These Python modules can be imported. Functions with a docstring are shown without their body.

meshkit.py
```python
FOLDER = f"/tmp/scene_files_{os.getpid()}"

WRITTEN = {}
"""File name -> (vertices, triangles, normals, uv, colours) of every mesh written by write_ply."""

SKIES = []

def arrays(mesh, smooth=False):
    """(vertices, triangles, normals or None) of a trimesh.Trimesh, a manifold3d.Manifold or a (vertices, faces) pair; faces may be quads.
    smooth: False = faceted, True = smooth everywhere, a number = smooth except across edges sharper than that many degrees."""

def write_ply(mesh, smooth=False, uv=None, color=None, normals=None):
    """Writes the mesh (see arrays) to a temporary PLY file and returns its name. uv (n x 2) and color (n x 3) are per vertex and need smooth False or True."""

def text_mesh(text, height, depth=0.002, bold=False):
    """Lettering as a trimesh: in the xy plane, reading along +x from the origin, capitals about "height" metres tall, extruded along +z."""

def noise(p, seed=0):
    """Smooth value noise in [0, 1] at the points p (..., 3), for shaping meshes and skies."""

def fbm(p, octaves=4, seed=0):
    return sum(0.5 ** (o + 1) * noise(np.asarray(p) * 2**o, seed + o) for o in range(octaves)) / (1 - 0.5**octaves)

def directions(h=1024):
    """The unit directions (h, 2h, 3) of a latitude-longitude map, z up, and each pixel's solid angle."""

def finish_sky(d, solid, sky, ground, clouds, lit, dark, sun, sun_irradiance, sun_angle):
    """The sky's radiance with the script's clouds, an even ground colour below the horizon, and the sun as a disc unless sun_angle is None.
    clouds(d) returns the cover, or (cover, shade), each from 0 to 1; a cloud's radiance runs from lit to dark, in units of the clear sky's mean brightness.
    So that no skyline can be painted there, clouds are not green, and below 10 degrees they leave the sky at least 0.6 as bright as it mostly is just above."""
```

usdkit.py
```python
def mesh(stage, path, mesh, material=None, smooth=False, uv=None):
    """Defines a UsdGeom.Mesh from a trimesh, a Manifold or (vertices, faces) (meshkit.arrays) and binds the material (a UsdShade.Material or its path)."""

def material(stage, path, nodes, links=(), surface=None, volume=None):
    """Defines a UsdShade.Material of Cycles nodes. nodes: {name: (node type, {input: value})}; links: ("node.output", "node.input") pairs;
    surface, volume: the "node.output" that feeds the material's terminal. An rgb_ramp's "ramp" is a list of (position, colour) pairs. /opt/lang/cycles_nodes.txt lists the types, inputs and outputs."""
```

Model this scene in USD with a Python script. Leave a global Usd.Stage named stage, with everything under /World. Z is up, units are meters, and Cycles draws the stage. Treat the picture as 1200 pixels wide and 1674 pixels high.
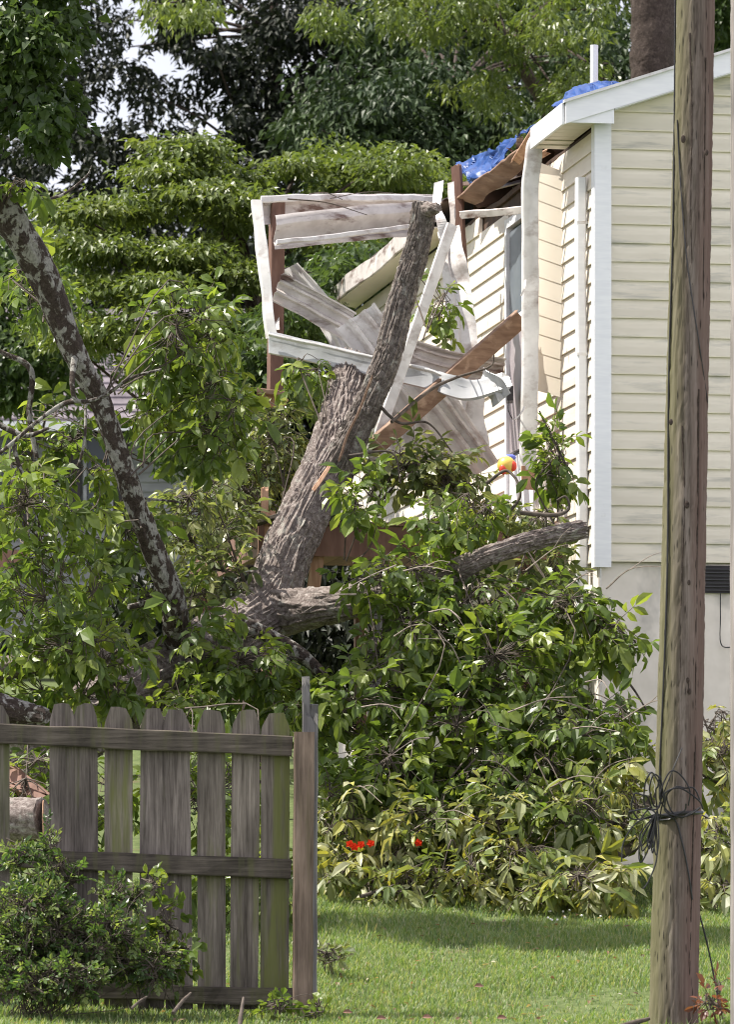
import math
import numpy as np
import trimesh
import usdkit
from meshkit import noise, fbm
from pxr import Usd, UsdGeom, UsdLux, UsdShade, Gf, Sdf, Vt

stage = Usd.Stage.CreateInMemory()
UsdGeom.SetStageUpAxis(stage, "Z")
UsdGeom.SetStageMetersPerUnit(stage, 1.0)
WORLD = UsdGeom.Xform.Define(stage, "/World")
stage.SetDefaultPrim(WORLD.GetPrim())

# ------------------------------------------------------------------ camera, sky, sun, exposure
F, YV, HC = 8500.0, 1560.0, 1.6          # focal length in picture pixels (of 1200 x 1674), horizon row, eye height
EXPOSURE = 0.98
SUN_EL = math.radians(59.0)
SUN_XY = np.array([-0.985, 0.05]); SUN_XY = SUN_XY / np.linalg.norm(SUN_XY)
SUN = np.array([SUN_XY[0] * math.cos(SUN_EL), SUN_XY[1] * math.cos(SUN_EL), math.sin(SUN_EL)])

cam = UsdGeom.Camera.Define(stage, "/World/camera")
cam.CreateHorizontalApertureAttr(36.0)
cam.CreateVerticalApertureAttr(36.0 * 1024 / 735)
cam.CreateFocalLengthAttr(36.0 * F / 1200.0)
cam.CreateVerticalApertureOffsetAttr((YV - 837.0) / 1200.0 * 36.0)
cam.CreateClippingRangeAttr(Gf.Vec2f(0.1, 5000))
cam.CreateExposureAttr(EXPOSURE)
cam.CreateFStopAttr(11.0)
cam.CreateFocusDistanceAttr(32.5)
cam.AddTranslateOp().Set(Gf.Vec3d(0, 0, HC))
cam.AddRotateXOp().Set(90.0)

sky_mat = usdkit.material(stage, "/World/Looks/sky", {
    "tc": ("texture_coordinate", {}),
    "map": ("mapping", {"scale": (1.0, 1.0, 2.6)}),
    "n": ("noise_texture", {"scale": 2.1, "detail": 6.0, "roughness": 0.55}),
    "r": ("rgb_ramp", {"ramp": [(0.36, (0, 0, 0)), (0.62, (1, 1, 1))]}),
    "sky": ("sky_texture", {"sky_type": "single_scattering", "sun_disc": False, "sun_elevation": SUN_EL,
                            "sun_rotation": math.atan2(SUN[0], SUN[1]), "aerosol_density": 1.6}),
    "mx": ("mix", {"color2": (13.7, 13.1, 14.1)}),
    "bg": ("background_shader", {"strength": 0.062}),
}, [("tc.generated", "map.vector"), ("map.vector", "n.vector"), ("n.fac", "r.fac"), ("r.color", "mx.fac"),
    ("sky.color", "mx.color1"), ("mx.color", "bg.color")], surface="bg.background")
dome = UsdLux.DomeLight.Define(stage, "/World/sky")
UsdShade.MaterialBindingAPI.Apply(dome.GetPrim()).Bind(sky_mat)
dome.GetPrim().SetCustomDataByKey("kind", "structure")
sun = UsdLux.DistantLight.Define(stage, "/World/sun")
sun.CreateIntensityAttr(1.2)
sun.CreateAngleAttr(0.53)
sun.CreateColorAttr(Gf.Vec3f(1.0, 0.94, 0.84))
sun.GetPrim().CreateAttribute("inputs:normalize", Sdf.ValueTypeNames.Bool).Set(True)
zax = SUN / np.linalg.norm(SUN)
xax = np.cross([0, 0, 1.0], zax); xax /= np.linalg.norm(xax)
yax = np.cross(zax, xax)
sun.AddTransformOp().Set(Gf.Matrix4d(*[float(t) for t in (*xax, 0, *yax, 0, *zax, 0, 0, 0, 30, 1)]))

# ------------------------------------------------------------------ helpers
Vx = lambda *a: np.array(a, float)


def P(px, py, Y):
    """The point at depth Y metres seen at that place of the photograph (used to lay the things out)."""
    return Vx((px - 600.0) / F * Y, Y, HC + (YV - py) / F * Y)


def PX(n, Y):
    return n / F * Y


used = {}


def numbered(parent, name):
    key = (parent, name)
    k = used.get(key, 0)
    used[key] = k + 1
    return f"{parent}/{name}" if k == 0 else f"{parent}/{name}_{k:03d}"


BASE = {}


def setdata(p, **kw):
    for k, v in kw.items():
        if v:
            p.SetCustomDataByKey(k, v)


def thing(name, label, cat, base=(0, 0, 0), group=None):
    x = UsdGeom.Xform.Define(stage, numbered("/World", name))
    x.AddTranslateOp().Set(Gf.Vec3d(*[float(t) for t in base]))
    p = x.GetPrim()
    setdata(p, label=label, category=cat, group=group)
    BASE[str(p.GetPath())] = np.asarray(base, float)
    return p


def part(parent, name, vf, m, smooth=False, tone=None, label=None, kind=None):
    """A mesh (given in world coordinates) as a child of parent, or at top level when parent is None."""
    if not isinstance(vf, (tuple, list)):
        vf = (np.array(vf.vertices), np.array(vf.faces))
    up = "/World" if parent is None else str(parent.GetPath())
    root = "/".join(up.split("/")[:3])
    b = BASE.get(root, np.zeros(3))
    g = usdkit.mesh(stage, numbered(up, name), (np.asarray(vf[0], float) - b, vf[1]), m, smooth=smooth)
    g.CreateDoubleSidedAttr(True)
    if tone is not None:
        UsdGeom.PrimvarsAPI(g).CreatePrimvar("tone", Sdf.ValueTypeNames.Color3fArray, "vertex").Set(
            Vt.Vec3fArray.FromNumpy(np.asarray(tone, np.float32)))
    p = g.GetPrim()
    setdata(p, label=label, kind=kind)
    return p


def cat_meshes(ms):
    vs, fs, n = [], [], 0
    for v, f in ms:
        v = np.asarray(v, float); f = np.asarray(f, int)
        if f.shape[1] == 4:
            f = np.vstack([f[:, [0, 1, 2]], f[:, [0, 2, 3]]])
        vs.append(v); fs.append(f + n); n += len(v)
    return np.vstack(vs), np.vstack(fs)


def unit(a):
    a = np.asarray(a, float)
    return a / np.maximum(np.linalg.norm(a, axis=-1, keepdims=True), 1e-12)


def spline(pts, n):
    """Catmull-Rom through pts (k, d), n samples."""
    p = np.asarray(pts, float)
    if len(p) == 2:
        t = np.linspace(0, 1, n)[:, None]
        return p[0] * (1 - t) + p[1] * t
    q = np.vstack([2 * p[0] - p[1], p, 2 * p[-1] - p[-2]])
    t = np.linspace(0, len(p) - 1, n)
    i = np.minimum(t.astype(int), len(p) - 2)
    u = (t - i)[:, None]
    a, b, c, d = q[i], q[i + 1], q[i + 2], q[i + 3]
    return 0.5 * ((2 * b) + (-a + c) * u + (2 * a - 5 * b + 4 * c - d) * u**2 + (-a + 3 * b - 3 * c + d) * u**3)


def frames(c):
    t = np.gradient(c, axis=0)
    t = unit(t)
    r = np.zeros_like(c)
    ref = Vx(0, -1, 0) if abs(t[0] @ Vx(0, -1, 0)) < 0.9 else Vx(1, 0, 0)
    r[0] = unit(ref - t[0] * (ref @ t[0]))
    for i in range(1, len(c)):
        r[i] = unit(r[i - 1] - t[i] * (r[i - 1] @ t[i]))
    return t, r, np.cross(t, r)


def limb(pts, radii, nt=48, ds=0.02, rough=0.0, seed=0, knob=0.06, jag=0.0, jag0=0.0, fiss=9.0):
    """A tapering, knobbly tube with bark ridges. jag: how far the ends splinter."""
    pts = np.asarray(pts, float)
    L = np.linalg.norm(np.diff(pts, axis=0), axis=1).sum()
    n = max(4, int(L / ds))
    c = spline(np.hstack([pts, np.asarray(radii, float)[:, None]]), n)
    r, c = np.maximum(c[:, 3], 0.002), c[:, :3]
    t, a, b = frames(c)
    th = np.linspace(0, 2 * np.pi, nt, endpoint=False)
    s = np.linspace(0, L, n)
    rm = float(np.mean(r))
    cx, sx = np.cos(th), np.sin(th)
    Q = np.stack([np.broadcast_to(cx * 1.2, (n, nt)), np.broadcast_to(sx * 1.2, (n, nt)), np.broadcast_to((s / rm * 0.5)[:, None], (n, nt))], -1)
    d = 1 + knob * 2 * (fbm(Q + seed * 7.3, 3, seed) - 0.5)
    if rough > 0:
        wob = 1.1 * (noise(Q * 1.7 + 31 + seed, seed + 5) - 0.5)
        K = fiss
        Q2 = np.stack([np.broadcast_to(cx * K / 2.2, (n, nt)) + wob, np.broadcast_to(sx * K / 2.2, (n, nt)) + wob, np.broadcast_to((s / 0.22)[:, None], (n, nt)) + 1.6 * wob], -1)
        rid = 1 - np.abs(2 * fbm(Q2 + seed * 3.1, 3, seed + 11) - 1) * 2.4
        d = d + rough / np.maximum(r, 0.03)[:, None] * (0.5 - np.clip(rid, 0, 1)) * 1.6
    R = r[:, None] * d
    v = c[:, None, :] + R[..., None] * (cx[None, :, None] * a[:, None, :] + sx[None, :, None] * b[:, None, :])
    rg = np.random.default_rng(seed + 77)
    if jag > 0:
        k = np.abs(np.interp(np.arange(nt), np.arange(0, nt + 1, 3) if nt % 3 == 0 else np.linspace(0, nt, nt // 3 + 1), rg.uniform(0, 1, nt // 3 + 1)))
        for q in range(4):
            v[-1 - q] += (jag * k * (1 - q / 4))[:, None] * t[-1]
    if jag0 > 0:
        k = rg.uniform(0, 1, nt)
        v[0] -= (jag0 * k)[:, None] * t[0]
    V = v.reshape(-1, 3)
    i, j = np.meshgrid(np.arange(n - 1), np.arange(nt), indexing="ij")
    j2 = (j + 1) % nt
    q = np.stack([i * nt + j, i * nt + j2, (i + 1) * nt + j2, (i + 1) * nt + j], -1).reshape(-1, 4)
    f = np.vstack([q[:, [0, 1, 2]], q[:, [0, 2, 3]]])
    c0, c1 = len(V), len(V) + 1
    V = np.vstack([V, c[0], c[-1]])
    jj = np.arange(nt)
    f = np.vstack([f, np.stack([np.full(nt, c0), (jj + 1) % nt, jj], 1), np.stack([np.full(nt, c1), (n - 1) * nt + jj, (n - 1) * nt + (jj + 1) % nt], 1)])
    return V, f


def tube(pts, r, nt=5, n=None, r2=None):
    pts = np.asarray(pts, float)
    n = n or max(3, 4 * len(pts))
    c = spline(pts, n)
    t, a, b = frames(c)
    rr = np.linspace(r, r if r2 is None else r2, n)
    th = np.linspace(0, 2 * np.pi, nt, endpoint=False)
    v = c[:, None] + rr[:, None, None] * (np.cos(th)[None, :, None] * a[:, None] + np.sin(th)[None, :, None] * b[:, None])
    V = np.vstack([v.reshape(-1, 3)])
    i, j = np.meshgrid(np.arange(n - 1), np.arange(nt), indexing="ij")
    j2 = (j + 1) % nt
    q = np.stack([i * nt + j, i * nt + j2, (i + 1) * nt + j2, (i + 1) * nt + j], -1).reshape(-1, 4)
    f = np.vstack([q[:, [0, 1, 2]], q[:, [0, 2, 3]]])
    k = np.arange(1, nt - 1)
    f = np.vstack([f, np.stack([0 * k, k + 1, k], 1), (n - 1) * nt + np.stack([0 * k, k, k + 1], 1)])
    return V, f


def sweep(profile, pts, rights, ups, n=None, jag=0.0, jag0=0.0, seed=0, wob=0.0):
    """Sweeps a closed profile (k, 2: along right, up) along pts with a right and an up direction at each point."""
    pts, rights, ups = (np.asarray(x, float) for x in (pts, rights, ups))
    if rights.ndim == 1: rights = np.tile(rights, (len(pts), 1))
    if ups.ndim == 1: ups = np.tile(ups, (len(pts), 1))
    if n:
        pts, rights, ups = spline(pts, n), unit(spline(rights, n)), unit(spline(ups, n))
    else:
        n = len(pts)
    p = np.asarray(profile, float)
    k = len(p)
    v = pts[:, None] + p[None, :, 0, None] * rights[:, None] + p[None, :, 1, None] * ups[:, None]
    if wob:
        v = v + wob * (np.stack([noise(v * 6 + 10 * q + seed, seed + q) for q in range(3)], -1) - 0.5) * 2
    rg = np.random.default_rng(seed)
    if jag: v[-1] += (rg.uniform(-1, 1, k) * jag)[:, None] * unit(pts[-1] - pts[-2])
    if jag0: v[0] += (rg.uniform(-1, 1, k) * jag0)[:, None] * unit(pts[0] - pts[1])
    V = v.reshape(-1, 3)
    i, j = np.meshgrid(np.arange(n - 1), np.arange(k), indexing="ij")
    j2 = (j + 1) % k
    q = np.stack([i * k + j, (i + 1) * k + j, (i + 1) * k + j2, i * k + j2], -1).reshape(-1, 4)
    f = np.vstack([q[:, [0, 1, 2]], q[:, [0, 2, 3]]])
    import mapbox_earcut as me
    try:
        cap = np.asarray(me.triangulate_float64(p, np.array([k], np.uint32))).reshape(-1, 3).astype(int)
    except Exception:
        cap = np.stack([np.zeros(k - 2, int), np.arange(1, k - 1), np.arange(2, k)], 1)
    f = np.vstack([f, cap, (n - 1) * k + cap[:, ::-1]])
    return V, f


def rect(w, h, c=0.004, m=0):
    """A chamfered rectangle profile centred on 0; m extra points per side for splintering."""
    a, b = w / 2, h / 2
    c = min(c, a * 0.6, b * 0.6)
    pts = [(-a + c, -b), (a - c, -b), (a, -b + c), (a, b - c), (a - c, b), (-a + c, b), (-a, b - c), (-a, -b + c)]
    if m:
        out = []
        for q in range(8):
            p0, p1 = np.array(pts[q]), np.array(pts[(q + 1) % 8])
            out += [tuple(p0 + (p1 - p0) * s / (m + 1)) for s in range((m + 1) if np.linalg.norm(p1 - p0) > 2.5 * c else 1)]
        return out
    return pts


def plank(a, b, w, t, face=(0, -1, 0), c=0.004, jag=0, jag0=0, seed=0, n=None, wob=0.0, m=0):
    """A board from a to b: w wide, t thick, its broad face turned towards face."""
    a, b = np.asarray(a, float), np.asarray(b, float)
    d = unit(b - a)
    fc = np.asarray(face, float)
    up = unit(fc - d * (fc @ d))
    right = np.cross(d, up)
    pts = [a, b] if not n else list(np.linspace(a, b, n))
    return sweep(rect(w, t, c, m or (4 if jag or jag0 else 0)), pts, right, up, jag=jag, jag0=jag0, seed=seed, wob=wob)


def sheet_profile(pts, th):
    p = np.asarray(pts, float)
    t = unit(np.gradient(p, axis=0))
    nrm = np.stack([-t[:, 1], t[:, 0]], 1)
    return np.vstack([p, (p + nrm * th)[::-1]])


def boxm(lo, hi):
    b = trimesh.creation.box(bounds=[lo, hi])
    return np.array(b.vertices), np.array(b.faces)


# ------------------------------------------------------------------ materials
def mat(name, nodes, links, surface="p.BSDF"):
    return usdkit.material(stage, f"/World/Looks/{name}", nodes, links, surface=surface)


def mottled(name, c1, c2, scale=(8, 8, 8), rough=0.6, bump=0.25, dist=0.004, c3=None, s3=(1.5, 1.5, 1.5), r3=(0.5, 0.62), spec=0.4, vary=0.0, detail=6.0, lo=0.35, hi=0.65, metallic=0.0):
    """Two colours mottled by noise; c3 stains in larger patches."""
    nodes = {"g": ("texture_coordinate", {}), "m": ("mapping", {"scale": scale}), "n": ("noise_texture", {"scale": 1.0, "detail": detail, "roughness": 0.6}),
             "r": ("rgb_ramp", {"ramp": [(lo, c1), (hi, c2)]}), "b": ("bump", {"strength": bump, "distance": dist}),
             "p": ("principled_bsdf", {"roughness": rough, "specular_ior_level": spec, "metallic": metallic})}
    links = [("g.object", "m.vector"), ("m.vector", "n.vector"), ("n.fac", "r.fac"), ("n.fac", "b.height"), ("b.normal", "p.normal")]
    col = "r.color"
    if c3 is not None:
        nodes.update({"m3": ("mapping", {"scale": s3}), "n3": ("noise_texture", {"scale": 1.0, "detail": 5.0, "roughness": 0.62}),
                      "r3": ("rgb_ramp", {"ramp": [(r3[0], (0, 0, 0)), (r3[1], (1, 1, 1))]}), "x3": ("mix", {"color2": c3})})
        links += [("g.object", "m3.vector"), ("m3.vector", "n3.vector"), ("n3.fac", "r3.fac"), ("r3.color", "x3.fac"), (col, "x3.color1")]
        col = "x3.color"
    if vary:
        nodes.update({"oi": ("object_info", {}), "mr": ("map_range", {"from_min": 0.0, "from_max": 1.0, "to_min": 1 - vary, "to_max": 1 + vary}), "hv": ("hsv", {})})
        links += [("oi.random", "mr.value"), ("mr.result", "hv.value"), (col, "hv.color")]
        col = "hv.color"
    links.append((col, "p.base_color"))
    return mat(name, nodes, links)


M = {}
M["siding"] = mottled("siding", (0.71, 0.65, 0.545), (0.76, 0.70, 0.595), (3, 3, 14), 0.45, 0.05, 0.002, (0.42, 0.405, 0.36), (1.7, 1.7, 14), (0.53, 0.74), vary=0.03)
M["siding_side"] = mottled("siding_side", (0.66, 0.60, 0.51), (0.72, 0.655, 0.56), (3, 3, 12), 0.45, 0.05, 0.002, (0.58, 0.49, 0.39), (2.5, 2.5, 14), (0.56, 0.75), vary=0.03)
M["trim"] = mottled("white_trim", (0.72, 0.73, 0.76), (0.78, 0.79, 0.81), (6, 6, 40), 0.42, 0.06, 0.002, (0.60, 0.60, 0.60), (5, 5, 5), (0.62, 0.78))
M["alum"] = mottled("white_aluminium", (0.56, 0.55, 0.545), (0.69, 0.68, 0.675), (9, 9, 9), 0.38, 0.06, 0.002, (0.30, 0.25, 0.23), (5, 5, 7), (0.52, 0.72), spec=0.5)
M["grey_alum"] = mottled("grey_aluminium", (0.40, 0.41, 0.43), (0.50, 0.51, 0.53), (9, 9, 9), 0.36, 0.08, 0.003, (0.28, 0.27, 0.26), (4, 4, 7), (0.56, 0.74), spec=0.5)
M["alum_dirty"] = mottled("dirty_aluminium", (0.44, 0.40, 0.38), (0.60, 0.56, 0.54), (6, 6, 6), 0.45, 0.1, 0.003, (0.13, 0.075, 0.06), (3.0, 3.0, 11), (0.52, 0.66), spec=0.5)
M["concrete"] = mottled("painted_block", (0.66, 0.605, 0.54), (0.76, 0.70, 0.635), (5, 5, 5), 0.8, 0.35, 0.006, (0.36, 0.34, 0.31), (1.9, 1.9, 1.3), (0.52, 0.70))
M["dark_void"] = mottled("dark_vent", (0.012, 0.01, 0.012), (0.03, 0.025, 0.028), (9, 9, 9), 0.6)
M["red_wood"] = mottled("red_brown_timber", (0.12, 0.06, 0.042), (0.21, 0.115, 0.085), (14, 14, 3), 0.7, 0.3, 0.004, vary=0.15)
M["new_wood"] = mottled("fresh_broken_wood", (0.34, 0.18, 0.11), (0.52, 0.33, 0.22), (30, 30, 4), 0.7, 0.4, 0.004, vary=0.12)
M["timber"] = mottled("brown_timber", (0.15, 0.085, 0.055), (0.27, 0.175, 0.12), (5, 5, 26), 0.7, 0.4, 0.004, (0.36, 0.25, 0.18), (8, 8, 8), (0.56, 0.7))
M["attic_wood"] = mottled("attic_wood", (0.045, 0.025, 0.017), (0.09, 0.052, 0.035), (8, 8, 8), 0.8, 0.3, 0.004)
M["shingle"] = mottled("shingles", (0.07, 0.06, 0.065), (0.13, 0.11, 0.115), (30, 30, 30), 0.9, 0.4, 0.004, vary=0.2)
M["shingle_far"] = mottled("far_shingles", (0.10, 0.085, 0.10), (0.17, 0.15, 0.17), (5, 5, 5), 0.9, 0.4, 0.004, vary=0.2)
M["far_siding"] = mottled("grey_siding", (0.22, 0.225, 0.24), (0.29, 0.295, 0.31), (3, 3, 8), 0.6, vary=0.04)
M["glass_dark"] = mat("dark_glass", {"p": ("principled_bsdf", {"base_color": (0.02, 0.025, 0.03), "roughness": 0.08, "specular_ior_level": 0.6})}, [])
M["screen"] = mottled("grey_screen", (0.10, 0.12, 0.14), (0.14, 0.16, 0.18), (3, 3, 6), 0.35, 0.1, 0.001)
M["mauve"] = mottled("mauve_pane", (0.33, 0.29, 0.31), (0.39, 0.35, 0.37), (3, 3, 6), 0.25, 0.1, 0.001)
M["cable"] = mat("black_cable", {"p": ("principled_bsdf", {"base_color": (0.012, 0.012, 0.014), "roughness": 0.32})}, [])
M["metal_dark"] = mat("dark_metal", {"p": ("principled_bsdf", {"base_color": (0.03, 0.03, 0.032), "roughness": 0.45})}, [])
M["yellow"] = mat("yellow_plastic", {"p": ("principled_bsdf", {"base_color": (0.75, 0.50, 0.10), "roughness": 0.4})}, [])
M["red"] = mat("red_plastic", {"p": ("principled_bsdf", {"base_color": (0.70, 0.06, 0.03), "roughness": 0.4})}, [])
M["blue"] = mat("blue_plastic", {"p": ("principled_bsdf", {"base_color": (0.12, 0.15, 0.55), "roughness": 0.4})}, [])
M["petal"] = mat("red_petal", {"d": ("diffuse_bsdf", {"color": (0.75, 0.05, 0.02)}), "t": ("translucent_bsdf", {"color": (0.8, 0.06, 0.02)}), "x": ("mix_closure", {"fac": 0.4})},
                 [("d.BSDF", "x.closure1"), ("t.BSDF", "x.closure2")], "x.closure")
M["clover"] = mat("white_clover", {"d": ("diffuse_bsdf", {"color": (0.75, 0.75, 0.7)})}, [], "d.BSDF")
M["tarp"] = mat("blue_tarp", {"g": ("texture_coordinate", {}), "n": ("noise_texture", {"scale": 14.0, "detail": 4.0}), "r": ("rgb_ramp", {"ramp": [(0.3, (0.006, 0.035, 0.17)), (0.7, (0.02, 0.085, 0.30))]}),
                              "b": ("bump", {"strength": 0.4, "distance": 0.01}), "p": ("principled_bsdf", {"roughness": 0.45, "specular_ior_level": 0.4}),
                              "t": ("translucent_bsdf", {"color": (0.03, 0.12, 0.42)}), "x": ("mix_closure", {"fac": 0.15})},
               [("g.object", "n.vector"), ("n.fac", "r.fac"), ("n.fac", "b.height"), ("b.normal", "p.normal"), ("r.color", "p.base_color"), ("p.BSDF", "x.closure1"), ("t.BSDF", "x.closure2")], "x.closure")


M["vinyl"] = mat("thin_vinyl", {"p": ("principled_bsdf", {"base_color": (0.70, 0.65, 0.56), "roughness": 0.5}), "t": ("translucent_bsdf", {"color": (0.74, 0.68, 0.60)}), "x": ("mix_closure", {"fac": 0.38})},
                 [("p.BSDF", "x.closure1"), ("t.BSDF", "x.closure2")], "x.closure")


def leaf_material(name, transl=0.4, rough=0.42, spec=0.5, tint=(1.25, 1.15, 0.55)):
    return mat(name, {"a": ("attribute", {"attribute": "tone"}), "p": ("principled_bsdf", {"roughness": rough, "specular_ior_level": spec}),
                      "k": ("mix", {"mix_type": "multiply", "fac": 1.0, "color2": tint}), "t": ("translucent_bsdf", {}), "x": ("mix_closure", {"fac": transl})},
               [("a.color", "p.base_color"), ("a.color", "k.color1"), ("k.color", "t.color"), ("p.BSDF", "x.closure1"), ("t.BSDF", "x.closure2")], "x.closure")


M["leaf"] = leaf_material("leaf", 0.42, 0.36, 0.5, (1.75, 1.75, 0.85))
M["leaf_wilted"] = leaf_material("wilted_leaf", 0.38, 0.45, 0.45, (1.6, 1.5, 0.7))
M["leaf_far"] = leaf_material("far_leaf", 0.38, 0.38, 0.5, (1.6, 1.6, 0.85))
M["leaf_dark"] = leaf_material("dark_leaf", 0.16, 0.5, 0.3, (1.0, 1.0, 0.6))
M["grass"] = leaf_material("grass_blade", 0.40, 0.5, 0.35, (1.6, 1.6, 0.6))


def bark_material(name, dark, mid, light, lichen=None, lich=(0.52, 0.58), ls=(9, 9, 9), scale=30.0):
    nodes = {"g": ("texture_coordinate", {}), "n": ("noise_texture", {"scale": scale, "detail": 8.0, "roughness": 0.7, "distortion": 0.8}),
             "v": ("voronoi_texture", {"scale": scale * 1.3, "feature": "distance_to_edge"}), "r": ("rgb_ramp", {"ramp": [(0.3, dark), (0.5, mid), (0.72, light)]}),
             "b": ("bump", {"strength": 0.8, "distance": 0.012}), "p": ("principled_bsdf", {"roughness": 0.85, "specular_ior_level": 0.25})}
    links = [("g.object", "n.vector"), ("g.object", "v.vector"), ("n.fac", "r.fac"), ("n.fac", "b.height"), ("b.normal", "p.normal")]
    col = "r.color"
    if lichen is not None:
        nodes.update({"m2": ("mapping", {"scale": ls}), "n2": ("noise_texture", {"scale": 1.0, "detail": 7.0, "roughness": 0.62, "distortion": 0.5}),
                      "r2": ("rgb_ramp", {"ramp": [(lich[0], (0, 0, 0)), (lich[1], (1, 1, 1))]}),
                      "n4": ("noise_texture", {"scale": 60.0, "detail": 4.0}), "r4": ("rgb_ramp", {"ramp": [(0.3, tuple(0.6 * c for c in lichen)), (0.65, lichen)]}), "x2": ("mix", {})})
        links += [("g.object", "m2.vector"), ("m2.vector", "n2.vector"), ("n2.fac", "r2.fac"), ("r2.color", "x2.fac"), (col, "x2.color1"), ("g.object", "n4.vector"), ("n4.fac", "r4.fac"), ("r4.color", "x2.color2")]
        col = "x2.color"
    links.append((col, "p.base_color"))
    return mat(name, nodes, links)


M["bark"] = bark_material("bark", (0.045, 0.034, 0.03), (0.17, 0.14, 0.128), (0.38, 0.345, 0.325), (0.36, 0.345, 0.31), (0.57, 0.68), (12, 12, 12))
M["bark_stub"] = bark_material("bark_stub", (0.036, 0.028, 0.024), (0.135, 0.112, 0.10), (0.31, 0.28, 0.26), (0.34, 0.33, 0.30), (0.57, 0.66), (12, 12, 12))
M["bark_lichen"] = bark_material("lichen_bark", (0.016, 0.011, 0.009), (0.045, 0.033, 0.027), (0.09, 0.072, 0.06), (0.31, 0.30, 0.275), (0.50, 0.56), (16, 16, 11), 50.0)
M["bark_dark"] = bark_material("dark_bark", (0.02, 0.014, 0.012), (0.05, 0.036, 0.03), (0.10, 0.078, 0.068), None)
M["twig"] = mottled("twig", (0.045, 0.035, 0.028), (0.12, 0.095, 0.078), (20, 20, 20), 0.8)


M["bare_twig"] = mottled("bare_twig", (0.13, 0.105, 0.09), (0.30, 0.255, 0.22), (25, 25, 25), 0.8)


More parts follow.
